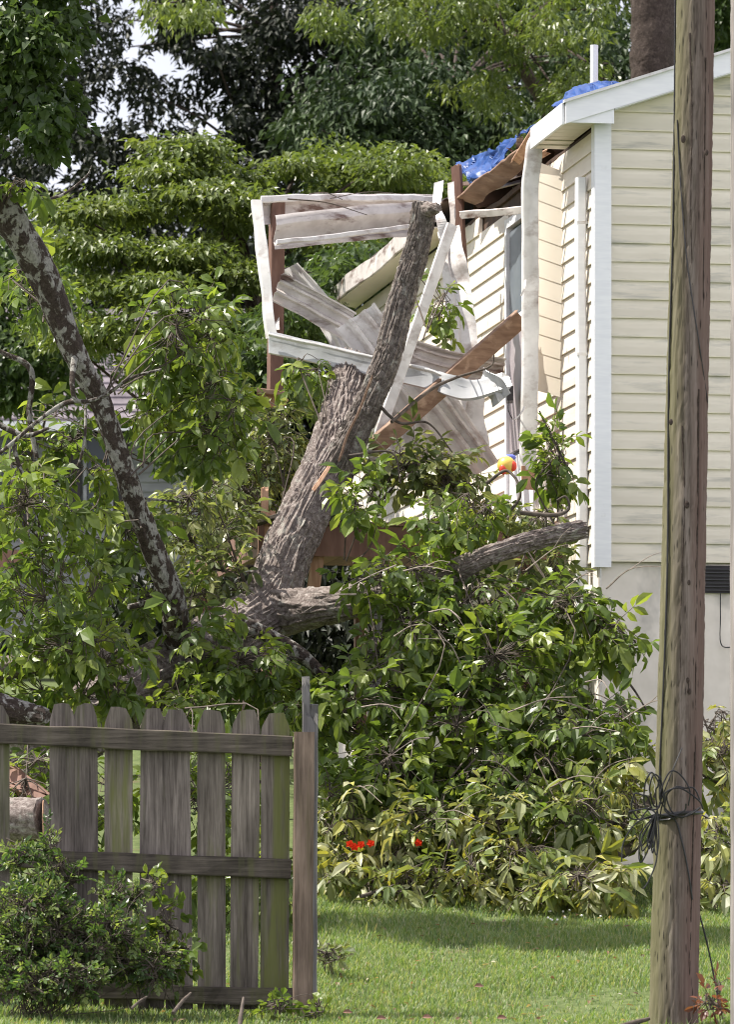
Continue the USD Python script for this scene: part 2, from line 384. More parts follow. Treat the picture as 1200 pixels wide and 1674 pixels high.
def weathered(name, dark, light, moss=None, mossr=(0.5, 0.66), stretch=(55, 55, 2.6), vary=0.16):
    nodes = {"g": ("texture_coordinate", {}), "oi": ("object_info", {}), "off": ("vector_math", {"math_type": "multiply_add", "vector2": (1, 1, 1)}),
             "cx": ("combine_xyz", {}), "mo": ("math", {"math_type": "multiply", "value2": 37.0}),
             "m": ("mapping", {"scale": stretch}), "n": ("noise_texture", {"scale": 1.0, "detail": 7.0, "roughness": 0.68, "distortion": 0.35}),
             "r": ("rgb_ramp", {"ramp": [(0.28, dark), (0.52, tuple((a + b) / 2 for a, b in zip(dark, light))), (0.75, light)]}),
             "mb": ("mapping", {"scale": (5, 5, 2.2)}), "nb": ("noise_texture", {"scale": 1.0, "detail": 4.0}), "rb": ("rgb_ramp", {"ramp": [(0.3, (0.55, 0.55, 0.55)), (0.7, (1.25, 1.25, 1.25))]}),
             "xb": ("mix", {"mix_type": "multiply", "fac": 1.0}),
             "mr": ("map_range", {"to_min": 1 - vary, "to_max": 1 + vary}), "hv": ("hsv", {}),
             "b": ("bump", {"strength": 0.7, "distance": 0.006}), "p": ("principled_bsdf", {"roughness": 0.85, "specular_ior_level": 0.25})}
    links = [("oi.random", "mo.value1"), ("mo.value", "cx.z"), ("mo.value", "cx.x"), ("g.object", "off.vector1"), ("cx.vector", "off.vector3"), ("off.vector", "m.vector"), ("m.vector", "n.vector"),
             ("n.fac", "r.fac"), ("n.fac", "b.height"), ("b.normal", "p.normal"), ("off.vector", "mb.vector"), ("mb.vector", "nb.vector"), ("nb.fac", "rb.fac"),
             ("r.color", "xb.color1"), ("rb.color", "xb.color2"), ("oi.random", "mr.value"), ("mr.result", "hv.value"), ("xb.color", "hv.color")]
    col = "hv.color"
    if moss is not None:
        nodes.update({"mm": ("mapping", {"scale": (13, 13, 1.1), "location": (3, 1, 7)}), "nm": ("noise_texture", {"scale": 1.0, "detail": 5.0, "roughness": 0.55}),
                      "rm": ("rgb_ramp", {"ramp": [(mossr[0], (0, 0, 0)), (mossr[1], (0.85, 0.85, 0.85))]}), "xm": ("mix", {"color2": moss})})
        links += [("off.vector", "mm.vector"), ("mm.vector", "nm.vector"), ("nm.fac", "rm.fac"), ("rm.color", "xm.fac"), (col, "xm.color1")]
        col = "xm.color"
    links.append((col, "p.base_color"))
    return mat(name, nodes, links)


M["picket"] = weathered("weathered_picket", (0.026, 0.020, 0.017), (0.225, 0.195, 0.175), (0.085, 0.09, 0.04), (0.55, 0.70))
M["picket_moss"] = weathered("mossy_picket", (0.038, 0.030, 0.024), (0.24, 0.21, 0.18), (0.115, 0.125, 0.038), (0.46, 0.62))
M["rail"] = weathered("weathered_rail", (0.024, 0.019, 0.015), (0.17, 0.145, 0.12), (0.085, 0.085, 0.04), (0.52, 0.7), (2.6, 55, 55))
M["post"] = weathered("weathered_post", (0.06, 0.042, 0.03), (0.28, 0.21, 0.165), (0.10, 0.085, 0.045), (0.55, 0.72))
M["grey_post"] = weathered("grey_post", (0.08, 0.075, 0.075), (0.30, 0.29, 0.29))
M["pole2"] = weathered("grey_pole", (0.15, 0.13, 0.125), (0.36, 0.33, 0.32), None, (0.5, 0.66), (40, 40, 1.2), 0.0)

# pole: green algae on its left, reddish on its right, dark checks along the grain
M["pole"] = mat("utility_pole", {
    "g": ("texture_coordinate", {}), "m": ("mapping", {"scale": (34, 34, 1.1)}), "n": ("noise_texture", {"scale": 1.0, "detail": 8.0, "roughness": 0.7, "distortion": 0.3}),
    "r": ("rgb_ramp", {"ramp": [(0.3, (0.03, 0.023, 0.02)), (0.47, (0.125, 0.10, 0.085)), (0.72, (0.27, 0.23, 0.205))]}),
    "sx": ("vector_math", {"math_type": "dot_product", "vector2": (1.0, 0.0, -0.0219)}), "mw": ("mapping", {"scale": (6, 6, 0.8)}), "nw": ("noise_texture", {"scale": 1.0, "detail": 5.0}),
    "ax": ("math", {"math_type": "multiply_add", "value2": 0.35, "value3": -0.175}), "ad": ("math", {"math_type": "add"}),
    "rg": ("rgb_ramp", {"ramp": [(0.15, (0.65, 0.65, 0.65)), (0.45, (0, 0, 0))]}), "xg": ("mix", {"color2": (0.13, 0.13, 0.055)}),
    "rr": ("rgb_ramp", {"ramp": [(0.55, (0, 0, 0)), (0.80, (0.6, 0.6, 0.6))]}), "xr": ("mix", {"color2": (0.17, 0.10, 0.085)}),
    "mp": ("map_range", {"from_min": -0.14, "from_max": 0.14}),
    "mk": ("mapping", {"scale": (48, 48, 6)}), "vk": ("voronoi_texture", {"scale": 1.0}), "rk": ("rgb_ramp", {"ramp": [(0.10, (0.22, 0.22, 0.22)), (0.20, (1, 1, 1))]}), "xk": ("mix", {"mix_type": "multiply", "fac": 1.0}),
    "b": ("bump", {"strength": 0.9, "distance": 0.008}), "p": ("principled_bsdf", {"roughness": 0.85, "specular_ior_level": 0.25})},
    [("g.object", "m.vector"), ("m.vector", "n.vector"), ("n.fac", "r.fac"), ("g.object", "sx.vector1"), ("sx.value", "mp.value"), ("g.object", "mw.vector"), ("mw.vector", "nw.vector"), ("nw.fac", "ax.value1"),
     ("ax.value", "ad.value1"), ("mp.result", "ad.value2"), ("ad.value", "rg.fac"), ("rg.color", "xg.fac"), ("r.color", "xg.color1"), ("ad.value", "rr.fac"), ("rr.color", "xr.fac"), ("xg.color", "xr.color1"),
     ("g.object", "mk.vector"), ("mk.vector", "vk.vector"), ("vk.distance", "rk.fac"), ("xr.color", "xk.color1"), ("rk.color", "xk.color2"), ("xk.color", "p.base_color"), ("n.fac", "b.height"), ("b.normal", "p.normal")])
M["ground"] = mottled("turf_soil", (0.06, 0.085, 0.03), (0.12, 0.15, 0.06), (14, 14, 14), 0.95, 0.5, 0.02, (0.12, 0.09, 0.055), (1.2, 1.2, 1.2), (0.60, 0.72), spec=0.1)

# ------------------------------------------------------------------ leaves
LF = np.array([[0, 1, 2], [0, 2, 3], [1, 4, 5], [1, 5, 2], [2, 5, 6], [2, 6, 3], [4, 7, 5], [5, 7, 6]])
LF4 = np.array([[0, 1, 2], [0, 2, 3], [1, 4, 2], [2, 4, 3]])


def leaf_arrays(base, d, nrm, L, W, droop, fold=0.25, cheap=False):
    """Vertices (n, 8 or 5, 3) of pointed, folded, drooping leaves."""
    d = unit(d); nrm = unit(nrm - d * (nrm * d).sum(-1, keepdims=True)); s = np.cross(d, nrm)
    L, W, droop = L[:, None], W[:, None], droop[:, None]

    def at(t, side, up):
        return base + d * L * t + s * W * side + nrm * (W * up - droop * L * t * t)
    if cheap:
        v = np.stack([at(0, 0, 0), at(0.45, 0.5, fold), at(0.5, 0, 0), at(0.45, -0.5, fold), at(1.0, 0, 0)], 1)
        return v, LF4
    v = np.stack([at(0, 0, 0), at(0.34, 0.40, fold), at(0.34, 0, 0), at(0.34, -0.40, fold), at(0.70, 0.48, fold * 0.9), at(0.72, 0, 0), at(0.70, -0.48, fold * 0.9), at(1.0, 0, 0)], 1)
    return v, LF


def leaf_mesh(v, lf):
    n, k = v.shape[:2]
    return v.reshape(-1, 3), (lf[None] + (np.arange(n) * k)[:, None, None]).reshape(-1, 3)


def compound(rng, cen, axis, L, tones, k=5, spread=0.95, droop=(0.1, 0.35), aspect=0.42, tilt=0.45):
    """Compound leaves: k leaflets (a terminal one and pairs) on each stalk. Returns the arrays of all leaflets."""
    n = len(cen)
    axis = unit(axis)
    up = unit(Vx(0, 0, 1) + rng.normal(0, tilt, (n, 3)))
    up = unit(up - axis * (up * axis).sum(-1, keepdims=True))
    side = np.cross(axis, up)
    B, D, N, LL, T = [], [], [], [], []
    rach = L * 0.95
    for q in range(k):
        if q == 0:
            o, ang, sc = 1.0, rng.normal(0, 0.12, n), 1.1
        else:
            pair = (q + 1) // 2
            o = 1.0 - 0.42 * pair + 0.2
            ang = (1 if q % 2 else -1) * (spread * (0.75 + 0.25 * pair)) + rng.normal(0, 0.15, n)
            sc = 1.05 - 0.16 * pair
        dd = axis * np.cos(ang)[:, None] + side * np.sin(ang)[:, None] + rng.normal(0, 0.14, (n, 3))
        B.append(cen + axis * (rach * max(o, 0.15))[:, None]); D.append(dd + Vx(0, 0, -1) * (rng.uniform(0, 1, (n, 1)) ** 3) * 0.9)
        N.append(up + rng.normal(0, 0.25, (n, 3)))
        LL.append(L * sc * rng.uniform(0.82, 1.15, n)); T.append(tones * rng.uniform(0.85, 1.15, (n, 1)))
    B, D, N, LL, T = (np.concatenate(x) for x in (B, D, N, LL, T))
    return B, D, N, LL, LL * aspect * rng.uniform(0.85, 1.15, len(LL)), rng.uniform(*droop, len(LL)), T


def pick(rng, pal, n):
    pal = np.asarray(pal, float)
    a, b, t = rng.integers(0, len(pal), n), rng.integers(0, len(pal), n), rng.uniform(0, 1, (n, 1))
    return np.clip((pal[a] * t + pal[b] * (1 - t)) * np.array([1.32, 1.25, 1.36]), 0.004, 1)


GREEN = [(0.065, 0.105, 0.020), (0.085, 0.135, 0.025), (0.115, 0.165, 0.030), (0.055, 0.090, 0.022), (0.15, 0.195, 0.04)]
DULL = [(0.07, 0.10, 0.035), (0.10, 0.13, 0.045), (0.14, 0.165, 0.07), (0.06, 0.085, 0.03), (0.18, 0.20, 0.09)]
WILT = [(0.12, 0.16, 0.05), (0.18, 0.22, 0.075), (0.085, 0.125, 0.03), (0.27, 0.30, 0.15), (0.23, 0.24, 0.05), (0.065, 0.10, 0.025), (0.34, 0.36, 0.22), (0.12, 0.17, 0.035)]


def foliage(rng, blobs, pal, L=0.13, k=5, anchor_r=0.008, down=0.5, droop=(0.1, 0.4), aspect=0.42, tilt=0.45, spread=0.95):
    """Leafy sprays filling ellipsoids. blobs: (px, py, Y, rx px, ry px, depth radius m, sprays, anchor point). Returns leaf arrays, twigs, branches."""
    out, twigs, branches = [], [], []
    for px, py, Y, rx, ry, rd, n, anchor in blobs:
        n = max(3, int(n * 1.1))
        c = P(px, py, Y)
        R = Vx(PX(rx, Y), rd, PX(ry, Y))
        nb = max(3, n // 20)
        sk = c + unit(rng.normal(0, 1, (nb, 3))) * R * rng.uniform(0.25, 0.8, (nb, 1))
        anchor = c if anchor is None else np.asarray(anchor, float)
        for s in sk:
            anchor = anchor + rng.normal(0, 0.035, 3)
            mid = (anchor + s) / 2 + rng.normal(0, 0.16, 3) * np.linalg.norm(s - anchor) + Vx(0, 0, 0.06)
            branches.append(tube([anchor, mid, s], anchor_r, 5, 9, anchor_r * 0.45))
        q = unit(rng.normal(0, 1, (n, 3))) * (rng.uniform(0.05, 1, (n, 1)) ** 0.42)
        cen = c + q * R
        ds = np.linalg.norm(cen[:, None] - sk[None], axis=2)
        near = sk[ds.argmin(1)]
        cen = near + (cen - near) * rng.uniform(0.5, 1.0, (n, 1))
        axis = unit(unit(cen - near) * 0.7 + q * 0.5 + rng.normal(0, 0.4, (n, 3)) + Vx(0, -0.12, -down))
        for a, b, ax in zip(near, cen, axis):
            twigs.append(tube([a, (a + b) / 2 + rng.normal(0, 0.03, 3), b, b + ax * L], 0.0042, 3, 7, 0.002))
        out.append(compound(rng, cen, axis, L * rng.uniform(0.55, 1.3, n), pick(rng, pal, n), k, spread, droop, aspect, tilt))
    return [np.concatenate(x) for x in zip(*out)], twigs, branches


def put_foliage(parent, arrays, twigs, branches, leafm, single=60, twigm=None, cheap=False, split=True):
    """Leaves onto a thing: the ones that show largest as single parts, the rest as one part."""
    B, D, N, L, W, DR, T = arrays
    v, lf = leaf_arrays(B, D, N, L, W, DR, cheap=cheap)
    kk = v.shape[1]
    # projected area seen from the street, nearest first
    cr = np.cross(v[:, 1] - v[:, 0], v[:, -1] - v[:, 0])
    score = np.abs(cr[:, 1]) / B[:, 1] ** 2 * np.exp(-(B[:, 1] - B[:, 1].min()) / 0.35)
    order = np.argsort(-score)
    a, b = order[:single], order[single:]
    for i in a:
        part(parent, "leaf", (v[i], lf), leafm, tone=np.repeat(T[i:i + 1], kk, 0))
    part(parent, "foliage", leaf_mesh(v[b], lf), leafm, tone=np.repeat(T[b], kk, 0), kind="stuff")
    if branches and split:
        for m in branches: part(parent, "branch", m, twigm or M["twig"])
    elif branches:
        twigs = twigs + branches
    if twigs:
        part(parent, "twigs", cat_meshes(twigs), twigm or M["twig"], kind="stuff")


# ------------------------------------------------------------------ ground
ZP = np.array([(-60, 0), (14, 0.0), (24, 0.98), (27, 1.2), (28, 1.29), (30, 1.56), (32.5, 1.90), (36, 2.25), (45, 3.2), (60, 4.6), (75, 5.6), (110, 8), (400, 14)], float)


def ground_z(x, y):
    return np.interp(y, ZP[:, 0], ZP[:, 1]) + 0.10 * (fbm(np.stack([x * 0.5, y * 0.5, 0 * x], -1), 3, 4) - 0.5)


gx = np.unique(np.concatenate([np.linspace(-300, -12, 25), np.linspace(-12, 12, 121), np.linspace(12, 300, 25)]))
gy = np.unique(np.concatenate([np.linspace(-60, 24, 20), np.linspace(24, 48, 121), np.linspace(48, 400, 50)]))
GX, GY = np.meshgrid(gx, gy, indexing="ij")
gv = np.stack([GX, GY, ground_z(GX, GY)], -1).reshape(-1, 3)
i, j = np.meshgrid(np.arange(len(gx) - 1), np.arange(len(gy) - 1), indexing="ij")
n1 = len(gy)
gf = np.stack([i * n1 + j, (i + 1) * n1 + j, (i + 1) * n1 + j + 1, i * n1 + j + 1], -1).reshape(-1, 4)
part(None, "ground", cat_meshes([(gv, gf)]), M["ground"], smooth=True, kind="structure")

# ------------------------------------------------------------------ the house
gU = unit(Vx(1, 0.166, 0)); rV = unit(Vx(-0.166, 1, 0))
CY = 35.4
C0 = Vx((976 - 600) / F * CY, CY, 0)


def H(u, v, z):
    return C0 + gU * u + rV * v + Vx(0, 0, z)


def side_v(px, u=0.0):
    k = (px - 600) / F
    b = C0 + gU * u
    return (k * b[1] - b[0]) / (rV[0] - k * rV[1])


def on_side(px, py, u=0.0):
    v = side_v(px, u)
    q = H(u, v, 0)
    return v, HC + (YV - py) / F * q[1]


def hbox(u0, u1, v0, v1, z0, z1, cham=0.0):
    c = [H(u, v, z) for u in (u0, u1) for v in (v0, v1) for z in (z0, z1)]
    f = np.array([[0, 1, 3, 2], [4, 6, 7, 5], [0, 4, 5, 1], [2, 3, 7, 6], [0, 2, 6, 4], [1, 5, 7, 3]])
    return cat_meshes([(np.array(c), f)])


Z_SID, COURSE, Z_EAVE, SLOPE, OVER = 4.275, 0.1275, 7.25, 0.33, 0.245
WID, LEN = 7.4, 11.2
house = thing("house", "cream vinyl sided house with a smashed eave, white trim and grey block foundation", "house", H(0, 0, 2.2))


def rake_z(u):
    return 7.255 + 0.017 + SLOPE * min(u, WID - u)


# gable wall
gable = part(house, "gable_wall", hbox(0.03, WID - 0.03, 0.03, 0.12, 4.2, 7.25), M["siding"])
nrow = int((rake_z(WID / 2) - Z_SID) / COURSE) + 1


def clap(pts_uz, outdir):
    """One clapboard: outline corners at its bottom and top; its lower edge stands proud with a small return."""
    return


for k in range(nrow):
    z0, z1 = Z_SID + k * COURSE, Z_SID + (k + 1) * COURSE + 0.012
    a0 = max(0.09, (z0 - 7.33) / SLOPE); a1 = max(0.09, (z1 - 7.33) / SLOPE)
    if WID - 2 * a1 < 0.2: break
    vs = []
    for (ua, ub) in ((a0, a1), (WID - a0, WID - a1)):
        zz = [(ua, -0.002, z0), (ua, -0.018, z0), (ua, -0.0195, z0 + 0.008), (ub + (ua - ub) * 0.5, -0.0125, z0 + 0.06), (ub + (ua - ub) * 0.3, -0.0085, z0 + 0.09), (ub, -0.003, z1), (ub, -0.001, z1)]
        vs += [H(u, v, z) for u, v, z in zz]
    nn = 7
    fs = [[q, (q + 1) % nn, nn + (q + 1) % nn, nn + q] for q in range(nn)]
    V_, F_ = cat_meshes([(np.array(vs), np.array(fs))])
    cap = np.stack([np.zeros(nn - 2, int), np.arange(1, nn - 1), np.arange(2, nn)], 1)
    part(gable, "siding_board", (V_, np.vstack([F_, cap, cap[:, ::-1] + nn])), M["siding"])

# side wall with the door opening
DV0, DV1, DZ0, DZ1 = 2.12, 3.07, 4.72, 6.96
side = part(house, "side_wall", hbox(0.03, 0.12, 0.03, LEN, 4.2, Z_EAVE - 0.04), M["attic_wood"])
rngs = np.random.default_rng(5)


def side_board(v0, v1, z0, z1):
    vs = []
    tilt = rngs.normal(0, 0.002)
    for v in (v0, v1):
        vs += [H(u, v, z) for u, z in ((0.02, z0), (-0.018, z0), (-0.0185, z0 + 0.006), (-0.0125 + tilt, z0 + 0.05), (-0.008 + tilt, z0 + 0.09), (-0.001, z1), (0.02, z1))]
    nn = 7
    fs = [[q, nn + q, nn + (q + 1) % nn, (q + 1) % nn] for q in range(nn)]
    V_, F_ = cat_meshes([(np.array(vs), np.array(fs))])
    cap = np.stack([np.zeros(nn - 2, int), np.arange(1, nn - 1), np.arange(2, nn)], 1)
    part(side, "siding_board", (V_, np.vstack([F_, cap[:, ::-1], cap + nn])), M["siding_side"])


for k in range(int((Z_EAVE - Z_SID) / COURSE)):
    z0, z1 = Z_SID + k * COURSE, Z_SID + (k + 1) * COURSE + 0.012
    seam = [0.0, 1.1 + 1.1 * ((k * 5) % 4) / 4, 3.9 + 1.2 * ((k * 3) % 4) / 4, 7.4 + 0.9 * ((k * 7) % 4) / 4, LEN]
    for a, b in zip(seam[:-1], seam[1:]):
        a, b = a + 0.0015, b - 0.0015
        if z1 > DZ0 - 0.05 and z0 < DZ1 + 0.05:
            for c, d in ((a, min(b, DV0 - 0.07)), (max(a, DV1 + 0.07), b)):
                if d - c > 0.02: side_board(c, d, z0, z1)
        elif z1 > 7.02:
            for c, d in ((a, min(b, 1.75)), (max(a, 4.3), b)):
                if d - c > 0.02: side_board(c, d, z0, z1)
        else:
            side_board(a, b, z0, z1)

# foundation
found = part(house, "foundation", hbox(0.015, WID - 0.015, 0.02, LEN, 1.2, 4.272), M["concrete"])
cvt = part(house, "foundation_vent", hbox(0.745, 0.955, -0.004, 0.019, 4.07, 4.255), M["dark_void"])
for k in range(7):
    z = 4.085 + k * 0.024
    part(cvt, "slat", hbox(0.752, 0.948, -0.014, -0.006, z, z + 0.006), M["metal_dark"])
part(house, "conduit", cat_meshes([tube([H(0.86, -0.006, 4.07), H(0.86, -0.008, 3.9), H(0.865, -0.008, 3.72), H(0.95, -0.008, 3.70), H(1.1, -0.008, 3.70)], 0.004, 6, 24)]), M["cable"])
part(house, "ground_rod", cat_meshes([tube([H(0.022, -0.012, 4.24), H(0.024, -0.014, 3.4), H(0.02, -0.012, 2.2)], 0.007, 6, 8)]), M["alum"])
# corner trim: front leaf and side leaf
part(house, "corner_trim", hbox(-0.022, 0.094, -0.030, -0.0205, 4.235, 7.262), M["trim"])
part(house, "corner_trim", hbox(-0.024, -0.017, -0.020, 0.075, 4.235, 7.245), M["trim"], label="side leaf of the white corner trim")
# downspout standing off the side wall
dsp = sweep(rect(0.07, 0.075, 0.012), [H(-0.055, 0.26, z) + gU * (0.006 * math.sin(z * 1.7)) for z in np.linspace(3.3, 6.92, 14)], gU, rV, wob=0.004, seed=3)
part(house, "downspout", dsp, M["trim"], label="white downspout beside the corner of the side wall")
for z in (4.5, 5.7, 6.6):
    part(house, "strap", hbox(-0.09, -0.016, 0.223, 0.297, z, z + 0.02), M["alum"])

# roof planes: decking and shingle strips (left slope; the right one lies outside the picture)
ridge_u = WID / 2


def roof_quad(u0, u1, v0, v1, lift, th, mm, name, parent=house):
    zz = lambda u: 7.375 + SLOPE * (u + OVER)
    a = [H(u, v, zz(u) + lift + t) for t in (0, th) for u in (u0, u1) for v in (v0, v1)]
    f = np.array([[0, 1, 3, 2], [4, 6, 7, 5], [0, 4, 5, 1], [2, 3, 7, 6], [0, 2, 6, 4], [1, 5, 7, 3]])
    return part(parent, name, cat_meshes([(np.array(a), f)]), mm)


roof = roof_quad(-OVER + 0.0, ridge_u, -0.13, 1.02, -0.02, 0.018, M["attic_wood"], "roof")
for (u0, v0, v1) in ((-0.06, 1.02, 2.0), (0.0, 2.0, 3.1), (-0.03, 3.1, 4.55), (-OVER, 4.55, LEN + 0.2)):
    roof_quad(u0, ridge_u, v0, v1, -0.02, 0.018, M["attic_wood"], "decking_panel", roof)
zz = lambda u: 7.375 + SLOPE * (u + OVER)
a = [H(u, v, zz(WID - u) + t) for t in (-0.02, 0.012) for u in (ridge_u, WID + OVER) for v in (-0.13, LEN + 0.2)]
part(house, "roof", cat_meshes([(np.array(a), np.array([[0, 1, 3, 2], [4, 6, 7, 5], [0, 4, 5, 1], [2, 3, 7, 6], [0, 2, 6, 4], [1, 5, 7, 3]]))]), M["shingle"])
for k in range(14):
    u0 = -OVER + 0.005 + k * 0.28
    for (ua, v0, v1) in ((-9, -0.14, 1.0), (-0.05, 1.0, 2.0), (0.01, 2.0, 3.1), (-0.02, 3.1, 4.5), (-9, 4.5, LEN + 0.2)):
        if u0 + 0.2 < ua or u0 > ridge_u: continue
        roof_quad(max(u0, ua), min(u0 + 0.3, ridge_u), v0, v1 - 0.003, 0.001 + 0.006 * (k % 2), 0.006, M["shingle"], "shingle_strip", roof)
# rake trim board (fascia along the gable) and its eave return
def rake_board(z_lo, z_hi, v0, v1, u0, u1, name, mm):
    q = []
    for u in (u0, u1):
        zb = 7.375 + SLOPE * (u + OVER)
        for v, dz in ((v0, z_lo), (v1, z_lo), (v1, z_hi), (v0, z_hi)):
            q.append(H(u, v, zb + dz))
    f = np.array([[0, 3, 2, 1], [4, 5, 6, 7], [0, 1, 5, 4], [1, 2, 6, 5], [2, 3, 7, 6], [3, 0, 4, 7]])
    return part(house, name, cat_meshes([(np.array(q), f)]), mm)


rake_board(-0.150, -0.004, -0.135, -0.115, -OVER, ridge_u, "rake_board", M["trim"])
rake_board(-0.006, 0.014, -0.150, -0.10, -OVER - 0.012, ridge_u, "drip_edge", M["alum"])
rake_board(-0.157, -0.151, -0.132, -0.021, 0.10, ridge_u, "rake_soffit", M["trim"])
# eave return closing the end of the eave
ret = [(-OVER, 7.235), (0.092, 7.235), (0.092, 7.375 + SLOPE * (0.092 + OVER) - 0.15), (-OVER, 7.24)]
rv = np.array([H(u, v, z) for v in (-0.128, -0.1) for u, z in ret])
rf = np.array([[0, 1, 2, 3], [4, 7, 6, 5], [0, 4, 5, 1], [1, 5, 6, 2], [2, 6, 7, 3], [3, 7, 4, 0]])
part(house, "eave_return", cat_meshes([(rv, rf)]), M["trim"])
# soffit boards that still hang at the corner, and the bit of eave fascia
for k in range(7):
    v0 = -0.09 + k * 0.155
    part(house, "soffit_panel", cat_meshes([(np.array([H(u, v, 7.243 + t - 0.008 * (k > 4) * (k - 4) + (0.0 if u < -0.1 else -0.0)) for t in (0, 0.008) for u in (-OVER + 0.008, -0.018) for v in (v0, v0 + 0.147)]),
         np.array([[0, 1, 3, 2], [4, 6, 7, 5], [0, 4, 5, 1], [2, 3, 7, 6], [0, 2, 6, 4], [1, 5, 7, 3]]))]), M["siding"])
part(house, "eave_fascia", hbox(-OVER - 0.02, -OVER, -0.10, 1.0, 7.225, 7.37), M["trim"])
# far part of the eave, still whole
part(house, "eave_fascia", sweep(rect(0.022, 0.15, 0.003), [H(-OVER - 0.011, v, 7.295 + 0.015 * math.sin(v * 2.3)) for v in np.linspace(5.5, LEN + 0.2, 24)], gU, Vx(0, 0, 1), wob=0.01, seed=2), M["alum_dirty"], label="dirty bent fascia of the far eave")
part(house, "soffit", hbox(-OVER, -0.02, 5.0, LEN, 7.225, 7.235), M["siding_side"])
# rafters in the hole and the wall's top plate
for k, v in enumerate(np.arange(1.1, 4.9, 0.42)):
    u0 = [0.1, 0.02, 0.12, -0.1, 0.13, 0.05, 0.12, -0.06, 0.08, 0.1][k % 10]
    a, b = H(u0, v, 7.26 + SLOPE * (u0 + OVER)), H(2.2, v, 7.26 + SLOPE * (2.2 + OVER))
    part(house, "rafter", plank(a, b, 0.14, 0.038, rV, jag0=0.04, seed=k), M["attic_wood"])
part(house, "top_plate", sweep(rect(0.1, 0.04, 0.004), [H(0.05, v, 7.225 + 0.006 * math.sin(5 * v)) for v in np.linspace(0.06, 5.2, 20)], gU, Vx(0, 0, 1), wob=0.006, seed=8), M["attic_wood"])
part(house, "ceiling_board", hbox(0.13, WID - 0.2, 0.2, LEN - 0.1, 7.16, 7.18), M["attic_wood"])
rb = np.random.default_rng(12)
for k in range(7):   # torn lath and trim dangling in the hole
    a = H(-0.1 + rb.uniform(-0.1, 0.1), rb.uniform(1.4, 4.4), 7.42 + rb.uniform(-0.1, 0.1)); b = H(rb.uniform(-0.1, 0.3), rb.uniform(1.2, 4.6), 7.30 + rb.uniform(-0.08, 0.12))
    part(house, "torn_lath", plank(a, b, 0.05, 0.012, (0, -1, 0.4), jag=0.05, jag0=0.05, seed=k), [M["alum_dirty"], M["attic_wood"], M["red_wood"]][k % 3])
# storm door on the side wall
door = part(house, "door", hbox(0.025, 0.045, DV0, DV1, DZ0, DZ1), M["screen"])
part(door, "frame", hbox(-0.035, 0.02, DV1 - 0.005, DV1 + 0.068, DZ0 - 0.03, DZ1 + 0.068), M["trim"])
part(door, "frame", hbox(-0.035, 0.02, DV0 - 0.068, DV0 + 0.005, DZ0 - 0.03, DZ1 + 0.068), M["trim"])
part(door, "frame", hbox(-0.033, 0.02, DV0 + 0.006, DV1 - 0.006, DZ1, DZ1 + 0.066), M["trim"])
for (za, zb, mm, nm) in ((6.30, 6.93, "screen", "window_pane"), (5.30, 6.20, "mauve", "window_pane"), (4.76, 5.26, "trim", "lower_panel"), (6.205, 6.295, "trim", "middle_rail")):
    part(door, nm, hbox(-0.012, 0.012, DV0 + 0.02, DV1 - 0.02, za, zb), M[mm])
part(house, "wall_lamp", cat_meshes([boxm(*np.sort([P(829, 655, 37.9) , P(838, 636, 38.1)], axis=0)), tube([P(832, 655, 37.9), P(831, 670, 37.9), P(838, 686, 37.9)], 0.004, 5, 10)]), M["metal_dark"], label="small dark wall lamp with a dangling wire beside the door")
# vent pipe through the roof
vp = P(971, 140, 37.2)
part(house, "vent_pipe", tube([vp - Vx(0, 0, 0.4), P(971.5, 75, 37.2)], PX(6.6, 37.2), 18, 3), M["trim"])

# blue tarps on the roof
def cloth(grid, mm, name, label, cat="tarpaulin", amp=0.02, seed=0, nu=40, nv=24):
    """A sheet through a small grid of points (rows x cols x 3), refined and crumpled, a few mm thick."""
    g = np.asarray(grid, float)
    rows = np.stack([spline(r, nu) for r in g])
    full = np.stack([spline(rows[:, q], nv) for q in range(nu)], 1)
    off = np.stack([(1 - np.abs(2 * fbm(full * 6 + 20 * q + seed, 4, seed + q) - 1) * 1.6) - 0.5 for q in range(3)], -1)
    full = full + amp * 2 * off
    dv = unit(np.cross(np.gradient(full, axis=0), np.gradient(full, axis=1)))
    v = np.concatenate([full.reshape(-1, 3), (full + dv * 0.002).reshape(-1, 3)])
    i, j = np.meshgrid(np.arange(nv - 1), np.arange(nu - 1), indexing="ij")
    q = np.stack([i * nu + j, i * nu + j + 1, (i + 1) * nu + j + 1, (i + 1) * nu + j], -1).reshape(-1, 4)
    N0 = nu * nv
    rim = np.concatenate([np.arange(nu), np.arange(1, nv) * nu + nu - 1, (nv - 1) * nu + np.arange(nu - 2, -1, -1), np.arange(nv - 2, 0, -1) * nu])
    r2 = np.roll(rim, -1)
    p = part(None, name, cat_meshes([(v, np.vstack([q, q[:, ::-1] + N0, np.stack([rim, r2, r2 + N0, rim + N0], 1)]))]), mm, smooth=50)
    setdata(p, label=label, category=cat)
    return p


